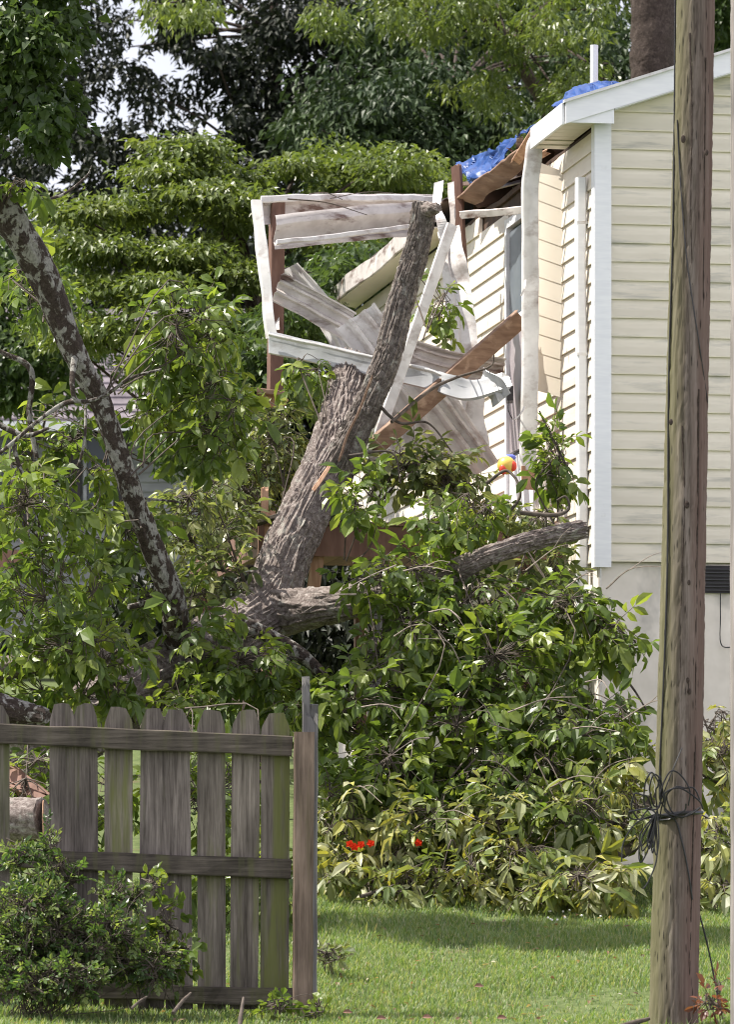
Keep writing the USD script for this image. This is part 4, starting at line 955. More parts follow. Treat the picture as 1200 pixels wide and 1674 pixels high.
# wilted cut branches heaped on the lawn edge
gw = None
heap = [
    ("wilted pale-leaved branch at the left foot of the brush heap by the fence post", [(565, 1340, 33.0, 60, 60, 0.4, 52, P(600, 1400, 33.0)), (560, 1420, 32.8, 50, 35, 0.3, 34, P(600, 1430, 32.9))], [(520, 1450, 32.7, 3), (600, 1420, 32.9, 6), (700, 1390, 33.2, 8)]),
    ("wilted yellowish branch spilling onto the grass in front of the heap", [(650, 1440, 32.5, 75, 32, 0.35, 60, P(720, 1420, 32.8)), (745, 1430, 32.5, 70, 45, 0.35, 70, P(760, 1400, 32.8))], [(590, 1465, 32.3, 3), (700, 1430, 32.7, 6), (800, 1380, 33.1, 9)]),
    ("wilted branch with grey-green leaves in the middle of the brush heap", [(700, 1340, 33.0, 100, 55, 0.5, 95, P(740, 1380, 33.2)), (640, 1390, 32.9, 60, 40, 0.3, 40, P(700, 1400, 33.0))], [(610, 1370, 32.9, 3), (720, 1370, 33.2, 7), (820, 1330, 33.5, 10)]),
    ("wilted branch with yellow-green drooping leaves left of the utility pole", [(860, 1400, 32.7, 95, 50, 0.45, 105, P(880, 1400, 32.9)), (830, 1330, 33.0, 90, 55, 0.4, 80, P(880, 1350, 33.2))], [(780, 1440, 32.5, 3), (880, 1400, 32.9, 7), (960, 1330, 33.3, 10)]),
    ("wilted branch with pale undersides trailing to the grass beside the pole foot", [(960, 1440, 32.3, 85, 38, 0.4, 85, P(980, 1420, 32.6)), (880, 1462, 32.3, 60, 25, 0.3, 40, P(930, 1440, 32.4))], [(860, 1480, 32.2, 3), (960, 1430, 32.6, 6), (1040, 1380, 33, 9)]),
    ("wilted branch behind the cable coil at the right end of the heap", [(985, 1330, 33.0, 85, 60, 0.5, 95, P(1000, 1350, 33.2)), (1015, 1250, 33.3, 50, 40, 0.3, 38, P(1010, 1300, 33.3))], [(920, 1370, 32.9, 3), (1000, 1340, 33.2, 7), (1080, 1300, 33.5, 9)]),
    ("wilted branch with pale leaves right of the utility pole", [(1175, 1240, 33.5, 45, 60, 0.4, 52, P(1190, 1300, 33.6)), (1175, 1180, 33.7, 35, 30, 0.3, 22, P(1190, 1220, 33.6))], [(1140, 1260, 33.4, 3), (1180, 1280, 33.6, 6), (1240, 1300, 33.8, 8)]),
    ("wilted branch low on the ground at the right edge behind the pole", [(1172, 1370, 32.9, 42, 70, 0.4, 66, P(1200, 1400, 33.1)), (1165, 1450, 32.6, 40, 40, 0.3, 42, P(1200, 1440, 32.8))], [(1135, 1450, 32.7, 3), (1180, 1420, 32.9, 6), (1250, 1380, 33.2, 8)]),
]
for q, (lab, bl, st) in enumerate(heap):
    leafy(lab, bl, WILT, 40 + q, 0.125, "leaf_wilted", 90, None, 5, 0.75, (0.25, 0.75), 0.36, "cut_branch", st)
leafy("dark green leafy branch deep inside the brush heap", [(760, 1290, 33.9, 170, 60, 0.4, 170, P(780, 1300, 34.1)), (930, 1280, 34.0, 120, 60, 0.4, 110, P(900, 1300, 34.1)), (620, 1300, 33.9, 80, 70, 0.4, 80, P(640, 1320, 34))], GREEN, 60, 0.12, "leaf", 20)

for lab, bl, sd in (("leafy green branch trailing on the ground behind the left fence pickets", [(100, 1300, 31.3, 130, 110, 0.5, 120, P(120, 1200, 32)), (60, 1440, 30.8, 110, 60, 0.4, 60, P(100, 1380, 31.3))], 61),
                    ("leafy green branch trailing on the ground behind the right fence pickets", [(330, 1290, 31.6, 120, 110, 0.5, 120, P(320, 1180, 32.5)), (400, 1430, 31.2, 100, 70, 0.4, 70, P(380, 1380, 31.6))], 62)):
    leafy(lab, bl, GREEN, sd, 0.11, "leaf", 30)
lone("roof_sheathing", "torn brown roof sheathing board behind the sagging blue tarp", "board", plank(P(765, 326, 38.55), P(872, 246, 36.95), 0.17, 0.02, (0.1, -1, -0.5), jag=0.06, jag0=0.1, seed=51, n=16, wob=0.03), M["timber"])
lone("splintered_lath", "orange splinter of broken wood where the white fascia bends at the eave", "wood", cat_meshes([plank(P(846, 262, 36.9), P(876, 214, 36.55), 0.07, 0.02, (0.1, -1, -0.3), jag=0.06, jag0=0.06, seed=52), plank(P(884, 232, 36.5), P(908, 184, 36.1), 0.03, 0.012, (0.1, -1, -0.3), jag=0.05, jag0=0.05, seed=53), plank(P(872, 262, 36.9), P(893, 250, 36.85), 0.045, 0.02, (0.1, -1, -0.3), jag=0.03, jag0=0.03, seed=54)]), M["new_wood"])
lone("soffit_board", "pale broken soffit board across the foot of the dark hole under the tarp", "board", plank(P(756, 353, 37.9), P(858, 343, 37.0), 0.055, 0.02, (0.1, -1, -0.2), jag=0.02, jag0=0.02, seed=41, n=10, wob=0.008), M["alum_dirty"])
# sawn log and splintered wood behind the fence
lg = thing("sawn_log", "sawn log with a pale cut end lying behind the left end of the fence", "log", P(35, 1370, 30))
lb = limb([P(-60, 1342, 30.4), P(0, 1340, 30.3), P(69, 1338, 30.2)], [PX(36, 30)] * 3, 60, 0.02, 0.008, 3, 0.06)
part(lg, "trunk_section", lb, M["bark"], smooth=40)
cd = trimesh.creation.cylinder(PX(31, 30), 0.004, sections=40)
cdv = np.array(cd.vertices)[:, [2, 1, 0]] + P(71.0, 1338, 30.2)
part(lg, "cut_face", (cdv, np.array(cd.faces)), M["new_wood"])
lone("splintered_wood", "orange splintered piece of broken trunk behind the gap in the fence", "wood", cat_meshes([plank(P(10, 1262, 31.2), P(80, 1318, 31.0), 0.12, 0.07, (0.1, -1, 0.4), jag=0.12, jag0=0.1, seed=2), plank(P(20, 1285, 31.1), P(85, 1308, 30.9), 0.05, 0.04, (0.1, -1, 0.2), jag=0.1, jag0=0.1, seed=6)]), M["red_wood"])
lone("grey_stone", "pale lichen-covered stump lying behind the left end of the fence top", "stump", limb([P(-30, 1150, 31.5), P(20, 1160, 31.4), P(78, 1172, 31.3)], [PX(26, 31), PX(20, 31), PX(12, 31)], 40, 0.02, 0.01, 15, 0.2), M["bark_lichen"], smooth=40)

# ------------------------------------------------------------------ picket fence
FY = 28.0
fence = thing("picket_fence", "weathered grey wooden picket fence with dog-eared tops and mossy boards", "fence", P(250, 1655, FY))
fz0, fz1 = None, None
pk = [(-62, -20, 1140), (-30, 16, 1150), (78, 119, 1149), (121, 162, 1149), (170, 216, 1155), (228, 268, 1157), (271, 316, 1158), (323, 369, 1160), (375, 421, 1160), (425, 472, 1164)]
rgp = np.random.default_rng(3)
for q, (x0, x1, yt) in enumerate(pk):
    yb = 1640
    off = rgp.uniform(0, 0.006)
    ya = FY + 0.045 + off
    a, b = P(x0, yb, ya), P(x1, yb, ya)
    topz = P(0, yt, ya)[2]
    w = (b - a)[0]
    cx = (a + b)[0] / 2 + rgp.normal(0, 0.001)
    zb = a[2] - 0.03
    zs = topz - 0.105
    # dog-ear outline (local, x about 0), lightly irregular
    hw = w / 2
    ear = [(-hw, zb), (hw, zb), (hw + rgp.normal(0, .001), (zb + zs) / 2), (hw, zs), (hw * 0.93, zs + 0.035), (hw * (0.55 + rgp.normal(0, .06)), topz - 0.004 + rgp.normal(0, .004)), (0.0, topz + rgp.normal(0, .003)), (-hw * (0.55 + rgp.normal(0, .06)), topz - 0.006 + rgp.normal(0, .004)), (-hw * 0.93, zs + 0.03), (-hw, zs), (-hw + rgp.normal(0, .001), (zb + zs) / 2)]
    lean = rgp.normal(0, 0.006)
    prof = np.array([(cx + x + lean * (z - zb), z) for x, z in ear])
    t_ = 0.018
    n_ = len(prof)
    v = np.array([[x, ya + d, z] for d in (0, t_) for x, z in prof])
    fs = [[i_, (i_ + 1) % n_, n_ + (i_ + 1) % n_, n_ + i_] for i_ in range(n_)]
    import mapbox_earcut as me
    cap = np.asarray(me.triangulate_float64(prof, np.array([n_], np.uint32))).reshape(-1, 3).astype(int)
    V_, F_ = cat_meshes([(v, np.array(fs))])
    part(fence, "picket", (V_, np.vstack([F_, cap[:, ::-1], cap + n_])), M["picket_moss"] if q in (4, 7, 8, 9) else M["picket"])
for (xl, yl, xr, yr, w, face) in ((-70, 1196, 478, 1219, 33, 0), (-70, 1398, 476, 1420, 31, 0), (-70, 1612, 312, 1622, 26, 0), (300, 1626, 478, 1629, 30, 1)):
    yy = FY + 0.02 - 0.004 * face
    part(fence, "rail", plank(P(xl, yl, yy), P(xr, yr, yy), PX(w, FY), 0.038, (0, -1, 0), c=0.006, n=12, wob=0.005, seed=int(xl) + int(yl)), M["rail"])
a, b = P(494, 1662, FY - 0.02), P(497, 1196, FY - 0.02)
part(fence, "post", plank(a - Vx(0, 0, 0.2), b, PX(33, FY), 0.088, (0.05, -1, 0), c=0.008, n=14, wob=0.004, seed=4), M["post"])
lone("broken_post", "thin grey broken fence post with a splintered top behind the end post", "post", cat_meshes([plank(P(505, 1640, FY + 0.12), P(507, 1170, FY + 0.12), PX(26, FY), 0.06, (0, -1, 0), c=0.006, jag=0.08, seed=12, n=10, wob=0.004), plank(P(501, 1185, FY + 0.12), P(500, 1120, FY + 0.12), PX(13, FY), 0.03, (0, -1, 0), jag=0.05, seed=13)]), M["grey_post"])

# ------------------------------------------------------------------ utility pole, coil, wires
PY = 27.0
pb, pt = P(1100, 1720, PY), P(1139, -60, PY)
pole = thing("utility_pole", "tall leaning wooden utility pole with green algae and reddish weathered side", "utility pole", pb)
ln = (pt - pb)
pm = limb([pb - ln * 0.05, pb + ln * 0.25, pb + ln * 0.5, pb + ln * 0.75, pt, pt + ln * 0.5], [PX(r, PY) for r in (41, 38.0, 35.5, 33, 30.8, 26)], 90, 0.03, 0.0035, 2, 0.012, fiss=16)
part(pole, "shaft", pm, M["pole"], smooth=40)
for (x, y, r) in ((1123, 825, 5), (1117, 228, 5), (1124, 1112, 4), (1097, 690, 4), (1126, 952, 3.5), (1127, 1130, 4), (1155, 250, 4)):
    c = P(x, y, PY - 0.112)
    part(pole, "knot", ball(c, PX(r, PY), (0.8, 0.5, 1.3)), M["bark_dark"], smooth=True)
# long drying cracks: thin dark slivers proud of the wood
for k, (pts, w) in enumerate(([[(1126, 60), (1129, 200), (1127, 330), (1130, 470)], 1.6], [[(1113, 700), (1117, 820), (1112, 960), (1110, 1100)], 1.3], [[(1140, 640), (1139, 820), (1136, 1010), (1135, 1260)], 1.8], [[(1134, 1230), (1130, 1400), (1126, 1560), (1124, 1700)], 2.0], [[(1152, 100), (1150, 300), (1148, 520)], 1.2])):
    q = []
    for x, y in pts:
        f = (1720 - y) / 1780.0
        cc = pb + ln * f
        rad = PX(np.interp(f, [0, 1], [40, 30.8]), PY)
        dx = np.clip((x - 600) / F * PY - cc[0], -rad * 0.95, rad * 0.95)
        q.append(Vx(cc[0] + dx, PY - math.sqrt(rad * rad - dx * dx) + 0.001, cc[2]))
    part(pole, "crack", tube(q, PX(w, PY), 5, 30, PX(w * 0.4, PY)), M["bark_dark"])
# cable down the pole's left face
def on_pole(x, y, out=0.01):
    f = (1720 - y) / 1780.0
    cc = pb + ln * f
    rad = PX(np.interp(f, [0, 1], [40, 30.8]), PY)
    dx = (x - 600) / F * PY - cc[0]
    dx = np.clip(dx, -rad - 0.012, rad + 0.012)
    return Vx(cc[0] + dx, PY - math.sqrt(max(rad * rad - dx * dx, 0)) - out, cc[2])


lone("drop_cable", "thin black cable running down the left face of the utility pole", "cable", tube([on_pole(x, y) for x, y in ((1104, -60), (1103, 120), (1100, 330), (1098, 420), (1092, 640), (1090, 900), (1084, 1100), (1078, 1240), (1077, 1300))], 0.005, 6, 80), M["cable"])
lone("thin_wire", "thin dark wire slanting down across the pole face to its right edge", "wire", tube([on_pole(x, y, 0.006) for x, y in ((1106, 200), (1112, 320), (1122, 440), (1140, 560), (1156, 660))], 0.0035, 6, 50), M["cable"])
coil = thing("cable_coil", "tangled coil of black cable strapped to the pole at knee height", "cable coil", P(1075, 1335, PY - 0.2))
rc = np.random.default_rng(6)
hub = P(1072, 1330, PY - 0.17)
for k in range(8):   # loops hanging below
    sx, dz, wd = rc.uniform(-40, 2), rc.uniform(45, 80), rc.uniform(2, 6)
    yo = rc.uniform(-0.06, 0.06)
    c = [hub + Vx(0, yo, 0), P(1072 + sx * 0.5 - wd, 1330 + dz * 0.6, PY - 0.17 + yo), P(1072 + sx * 0.62, 1330 + dz, PY - 0.17 + yo), P(1072 + sx * 0.35 + wd, 1330 + dz * 0.6, PY - 0.17 + yo), hub + Vx(0.005, yo, 0.01)]
    part(coil, "loop", tube(c, 0.0042, 6, 40), M["cable"])
for k, (cx, cy, rx, ry) in enumerate(((1047, 1313, 16, 20), (1118, 1308, 28, 28), (1106, 1300, 24, 34), (1072, 1295, 9, 30), (1068, 1292, 13, 26), (1112, 1312, 32, 22), (1078, 1300, 6, 30), (1050, 1330, 24, 10))):
    th = np.linspace(0.3, 2 * math.pi + 0.3, 9)
    dpt = PY - 0.17 - 0.02 * (k % 3)
    th = th + 0.0
    jx, jy = rc.normal(0, 0.16, 9), rc.normal(0, 0.16, 9); jx[-1], jy[-1] = jx[0] + 0.15, jy[0] + 0.1
    part(coil, "loop", tube([P(cx + rx * (math.cos(t) + a_), cy + ry * (math.sin(t) + b_), dpt + 0.02 * math.sin(t)) for t, a_, b_ in zip(th, jx, jy)], 0.0045, 6, 44), M["cable"])
part(coil, "strap", cat_meshes([tube([on_pole(x, y, 0.012) for x, y in ((1074, 1336), (1090, 1332), (1110, 1330), (1130, 1329), (1147, 1328))], 0.011, 8, 24), tube([on_pole(x, y, 0.012) for x, y in ((1074, 1341), (1090, 1340), (1104, 1336))], 0.006, 6, 16)]), M["cable"])
part(coil, "loose_end", tube([hub, P(1040, 1345, PY - 0.2), P(1020, 1375, PY - 0.2), P(1016, 1408, PY - 0.2)], 0.0045, 6, 24), M["cable"])
part(coil, "loose_end", tube([hub, on_pole(1100, 1340), on_pole(1112, 1375, .008), on_pole(1122, 1420, .008), on_pole(1130, 1470, .008)], 0.0045, 6, 24), M["cable"])
part(coil, "loose_end", tube([hub, P(1095, 1270, PY - 0.18), P(1115, 1222, PY - 0.14)], 0.0035, 6, 20), M["cable"])
part(coil, "loose_end", tube([hub, P(1074, 1400, PY - 0.16), P(1060, 1440, PY - 0.17), P(1052, 1452, PY - 0.17)], 0.0045, 6, 20), M["cable"])
lone("guy_wire", "thin dark wire slanting to the ground right of the pole", "wire", tube([P(1140, 1480, PY + 0.05), P(1158, 1550, PY), P(1176, 1640, PY - 0.1)], 0.005, 6, 20), M["cable"])
p2b, p2t = P(1252, 1730, 26.0), P(1252, -60, 26.0)
p2 = thing("utility_pole", "grey wooden pole cut off by the right edge of the picture", "utility pole", p2b)
part(p2, "shaft", limb([p2b - Vx(0, 0, 0.3), (p2b + p2t) / 2, p2t, p2t + Vx(0, 0, 1.5)], [PX(58, 26), PX(57.5, 26), PX(57, 26), PX(56, 26)], 80, 0.04, 0.003, 4, 0.01, fiss=16), M["pole2"], smooth=40)

# ------------------------------------------------------------------ shrub and weeds in front of the fence
def small_shrub(name, label, blobs, pal, seed, L=0.035, mm="leaf", single=0, cat="shrub", k=7, n_stem=6, down=-0.1, aspect=0.5):
    rg = np.random.default_rng(seed)
    base = P(blobs[0][0], blobs[0][1] + blobs[0][4], blobs[0][2])
    base[2] = ground_z(np.array([base[0]]), np.array([base[1]]))[0]
    t = thing(name, label, cat, base)
    bl = []
    for b in blobs:
        bl.append((*b[:7], base + Vx(rg.normal(0, .1), rg.normal(0, .03), 0)))
    a, tw, br = foliage(rg, bl, pal, L, k, 0.0028, down, (0.0, 0.2), aspect, 0.7)
    put_foliage(t, a, tw, br, M[mm], single, M["twig"], split=False)
    return t


SHR = [(0.06, 0.11, 0.03), (0.10, 0.155, 0.045), (0.045, 0.085, 0.025), (0.18, 0.23, 0.075), (0.035, 0.07, 0.02)]
small_shrub("shrub", "bushy green shrub with tiny leaves growing in front of the left fence pickets",
            [(60, 1500, 27.5, 85, 75, 0.22, 330, 0), (150, 1540, 27.5, 90, 70, 0.2, 330, 0), (20, 1570, 27.45, 80, 60, 0.2, 240, 0), (240, 1580, 27.55, 60, 45, 0.15, 170, 0), (90, 1600, 27.3, 110, 40, 0.18, 240, 0), (90, 1430, 27.7, 45, 45, 0.12, 100, 0), (80, 1380, 27.75, 12, 40, 0.06, 24, 0), (200, 1465, 27.7, 40, 40, 0.1, 60, 0), (30, 1400, 27.7, 30, 25, 0.1, 40, 0)], SHR, 71, 0.036, single=40)
small_shrub("vine", "broad-leaved green vine climbing the pickets right of the shrub", [(265, 1520, 27.72, 35, 60, 0.08, 36, 0), (290, 1570, 27.7, 30, 45, 0.08, 28, 0), (255, 1450, 27.75, 14, 30, 0.05, 10, 0)], GREEN, 72, 0.06, single=40, cat="vine", k=3, down=0.3, aspect=0.75)
small_shrub("weed", "clump of broad green weeds at the foot of the fence end post", [(455, 1645, 27.7, 20, 14, 0.08, 16, 0), (520, 1655, 27.8, 16, 20, 0.08, 14, 0)], GREEN, 73, 0.05, single=20, cat="weed", k=3, aspect=0.7)
small_shrub("weed", "clump of pale green weeds on the lawn right of the fence post", [(535, 1560, 29.3, 30, 14, 0.2, 22, 0)], DULL, 74, 0.05, cat="weed", k=3, aspect=0.6)
small_shrub("dead_plant", "withered red-brown plant at the foot of the pole", [(1160, 1640, 26.7, 22, 22, 0.1, 18, 0), (1176, 1612, 26.7, 6, 10, 0.05, 5, 0)], [(0.12, 0.045, 0.03), (0.17, 0.075, 0.05), (0.08, 0.035, 0.022)], 75, 0.05, cat="plant", k=3)
for k, (pts, r, lab) in enumerate(([[(640, 1674), (655, 1662), (660, 1640)], 3, ""],)[:0]):
    pass
for k, (a, b, r, lab) in enumerate(((P(283, 1655, 27.2), P(312, 1622, 27.4), 3.5, "grey stick leaning on the grass below the vine"), (P(215, 1648, 27.2), P(240, 1628, 27.3), 2.5, "short thin stick lying under the shrub"), (P(390, 1690, 26.9), P(398, 1630, 27.1), 4, "thick reddish stick standing in the grass before the fence"), (P(985, 1690, 26.7), P(1062, 1664, 26.8), 6, "rough dead stick lying at the foot of the utility pole"))):
    lone("stick", lab, "stick", limb([a, (a + b) / 2 + Vx(0, 0, 0.006), b], [PX(r, 27), PX(r * 0.9, 27), PX(r * 0.5, 27)], 10, 0.02, 0.0, k, 0.2), M["twig"], smooth=40)
rf_ = np.random.default_rng(8)
for k, (x, y) in enumerate(((572, 1379), (590, 1380), (606, 1378), (684, 1377), (580, 1384))):
    t = thing("red_flower", ["leftmost of the small red-orange flowers low in the brush heap", "middle one of the small red-orange flowers beside the fence post", "third red-orange flower from the fence post in the brush heap", "red-orange flower standing apart to the right in the brush heap", "lowest of the red-orange flowers in the brush heap"][k], "flower", P(x, y, 32.55), "red flowers in the brush heap")
    for q in range(5):
        th = 2 * math.pi * q / 5 + k
        c = P(x, y, 32.55)
        d = Vx(math.cos(th), -0.5, math.sin(th) * 0.8)
        v, lf = leaf_arrays(c[None], d[None], Vx(0, -1, 0.3)[None], np.array([0.028]), np.array([0.024]), np.array([0.3]))
        part(t, "petal", (v[0], lf), M["petal"])

# ------------------------------------------------------------------ grass
rg = np.random.default_rng(17)


def in_view(x, y, m=40):
    px = 600 + F * x / y
    return (px > -m) & (px < 1200 + m)


n = 330000
gxs, gys = rg.uniform(-2.5, 2.7, n), 26.3 + 8.2 * rg.uniform(0, 1, n) ** 1.0
ok = in_view(gxs, gys) & ~((gys > 27.2) & (gys < 27.95) & (gxs < -0.4) & (rg.uniform(0, 1, n) < 0.5))
gxs, gys = gxs[ok], gys[ok]
bare = fbm(np.stack([gxs * 1.3, gys * 0.6, 0 * gxs], -1), 3, 9)
keep = rg.uniform(0, 1, len(gxs)) < np.clip((bare - 0.22) * 5, 0.12, 1)
gxs, gys, bare = gxs[keep], gys[keep], bare[keep]
n = len(gxs)
base = np.stack([gxs, gys, ground_z(gxs, gys) - 0.004], -1)
hgt = rg.uniform(0.016, 0.048, n) * np.clip(0.6 + bare, 0.7, 1.4) * np.where(rg.uniform(0, 1, n) < 0.03, 1.7, 1)
ang = rg.uniform(0, 2 * np.pi, n)
lean = rg.uniform(0.1, 0.9, n)
sd = np.stack([np.cos(ang), np.sin(ang), 0 * ang], -1)
ld = np.stack([-np.sin(ang), np.cos(ang), 0 * ang], -1)
w = rg.uniform(0.0022, 0.0042, n)[:, None]
mid = base + ld * (lean * hgt * 0.35)[:, None] + Vx(0, 0, 1) * (hgt * 0.62)[:, None]
tip = base + ld * (lean * hgt)[:, None] + Vx(0, 0, 1) * hgt[:, None]
gvv = np.stack([base - sd * w, base + sd * w, mid - sd * w * 0.8, mid + sd * w * 0.8, tip], 1)
gff = np.array([[0, 1, 3], [0, 3, 2], [2, 3, 4]])
tone = pick(rg, [(0.10, 0.17, 0.055), (0.135, 0.205, 0.075), (0.08, 0.145, 0.045), (0.18, 0.235, 0.105), (0.25, 0.265, 0.16)], n)
g = part(None, "grass", leaf_mesh(gvv, gff), M["grass"], tone=np.repeat(tone, 5, 0), kind="stuff")
setdata(g, label="short bright green grass of the lawn", category="grass")
nl = 420
lx, ly = rg.uniform(-2.2, 2.5, nl), rg.uniform(26.6, 32.3, nl)
okl = in_view(lx, ly); lx, ly = lx[okl], ly[okl]; nl = len(lx)
lb_ = np.stack([lx, ly, ground_z(lx, ly) + rg.uniform(0.012, 0.04, nl)], -1)
v, lf = leaf_arrays(lb_, np.stack([rg.normal(0, 1, nl), rg.normal(0, 1, nl), rg.normal(0, .25, nl)], -1), Vx(0, 0, 1) + rg.normal(0, .4, (nl, 3)), rg.uniform(0.02, 0.055, nl), rg.uniform(0.01, 0.025, nl), rg.uniform(0, .6, nl))
g = part(None, "leaf_litter", leaf_mesh(v, lf), M["leaf_wilted"], tone=np.repeat(pick(rg, [(0.20, 0.13, 0.07), (0.12, 0.075, 0.04), (0.26, 0.21, 0.12), (0.09, 0.06, 0.04), (0.2, 0.22, 0.1)], nl), 8, 0), kind="stuff")
setdata(g, label="small scraps of dead leaves and bark strewn over the lawn", category="leaf litter")
for k in range(14):   # clover heads at the edge of the heap
    x = rg.uniform(850, 990)
    c = P(x, 1490, rg.uniform(31.6, 32.2))
    c[2] = ground_z(np.array([c[0]]), np.array([c[1]]))[0] + 0.05
    m_ = trimesh.creation.icosphere(1, 0.007)
    p = part(None, "clover_flower", (np.array(m_.vertices) + c, np.array(m_.faces)), M["clover"])
    setdata(p, label="tiny white clover head at the edge of the brush heap", category="flower", group="clover heads in the lawn")
for k, (x, y) in enumerate(((560, 1624), (615, 1640), (690, 1640), (775, 1582), (812, 1648))):
    c = P(x, y, 27.6 + (1640 - y) * 0.02)
    c[2] = ground_z(np.array([c[0]]), np.array([c[1]]))[0] + 0.045
    v, lf = leaf_arrays(c[None], Vx(1, -0.4, 0.3)[None], Vx(0, -0.8, 0.6)[None], np.array([0.05]), np.array([0.03]), np.array([0.5]))
    p = part(None, "dead_leaf", (v[0], lf), M["red_wood"])
    setdata(p, label=["brown dead leaf on the lawn nearest the fence end post", "brown dead leaf second from the fence end post on the lawn", "brown dead leaf in the middle of the front lawn", "single brown dead leaf far back in the middle of the lawn", "brown dead leaf nearest the utility pole on the front lawn"][k], category="leaf", group="dead leaves on the lawn")

# ------------------------------------------------------------------ neighbour's house, far behind on the left
NY = 70.0
nb = thing("neighbour_house", "pale grey clapboard house with dark shutters half hidden behind the left trees", "house", P(50, 1000, NY))
part(nb, "wall", cat_meshes([boxm(P(-500, 1040, NY + 0.1), P(330, 690, NY + 0.4))]), M["far_siding"])
zb0, zb1 = P(0, 1040, NY)[2], P(0, 690, NY)[2]
k = 0
xl, xr = P(-500, 0, NY)[0], P(330, 0, NY)[0]
while zb0 + k * 0.13 < zb1:
    z = zb0 + k * 0.13
    v = np.array([[x, y, zz_] for x in (xl, xr) for y, zz_ in ((NY + 0.09, z), (NY + 0.06, z), (NY + 0.085, z + 0.135))])
    part(nb, "siding_board", (v, np.array([[0, 1, 4], [0, 4, 3], [1, 2, 5], [1, 5, 4], [0, 2, 1], [3, 4, 5], [0, 3, 5], [0, 5, 2]])), M["far_siding"])
    k += 1
for (x0, x1, y0, y1) in ((143, 178, 700, 855), (-60, 20, 720, 860)):
    wdw = part(nb, "window", boxm(P(x0, y1, NY + 0.03), P(x1, y0, NY + 0.06)), M["glass_dark"])
    for s in (x0 - 7, x1 + 1):
        part(wdw, "frame", boxm(P(s, y1 + 3, NY + 0.0), P(s + 6, y0 - 3, NY + 0.055)), M["far_siding"])
    part(wdw, "frame", boxm(P(x0 - 1, y0 - 8, NY + 0.002), P(x1 + 1, y0 - 1, NY + 0.055)), M["trim"])
    part(wdw, "frame", boxm(P(x0, (y0 + y1) / 2 - 3, NY + 0.004), P(x1, (y0 + y1) / 2 + 2, NY + 0.055)), M["far_siding"])
    for s in (x0 - 36, x1 + 9):
        part(nb, "shutter", boxm(P(s, y1, NY + 0.0), P(s + 25, y0, NY + 0.05)), M["dark_void"])
ra = [P(-520, 688, NY - 0.4), P(420, 688, NY - 0.4), P(420, 688, NY - 0.4) + Vx(0, 4.2, 2.0), P(-520, 688, NY - 0.4) + Vx(0, 4.2, 2.0)]
rf0 = part(nb, "roof", cat_meshes([(np.array(ra + [q + Vx(0, 0, -0.12) for q in ra]), np.array([[0, 1, 2, 3], [4, 7, 6, 5], [0, 4, 5, 1], [1, 5, 6, 2], [2, 6, 7, 3], [3, 7, 4, 0]]))]), M["shingle_far"])
for q in range(16):
    t0, t1 = q / 16, (q + 1.08) / 16
    A_ = [ra[0] * (1 - t) + ra[3] * t + Vx(0, 0, dz) for t, dz in ((t0, 0.004), (t0, 0.035), (t1, 0.006))]
    B_ = [ra[1] * (1 - t) + ra[2] * t + Vx(0, 0, dz) for t, dz in ((t0, 0.004), (t0, 0.035), (t1, 0.006))]
    part(rf0, "shingle_strip", (np.array(A_ + B_), np.array([[0, 1, 4], [0, 4, 3], [1, 2, 5], [1, 5, 4], [0, 2, 1], [3, 4, 5], [0, 3, 5], [0, 5, 2]])), M["shingle_far"])
part(nb, "fascia", boxm(P(-520, 704, NY - 0.42), P(420, 689, NY - 0.40)), M["trim"])
part(nb, "porch_rail", boxm(P(-200, 930, NY - 1.0), P(45, 900, NY - 0.9)), M["red_wood"])

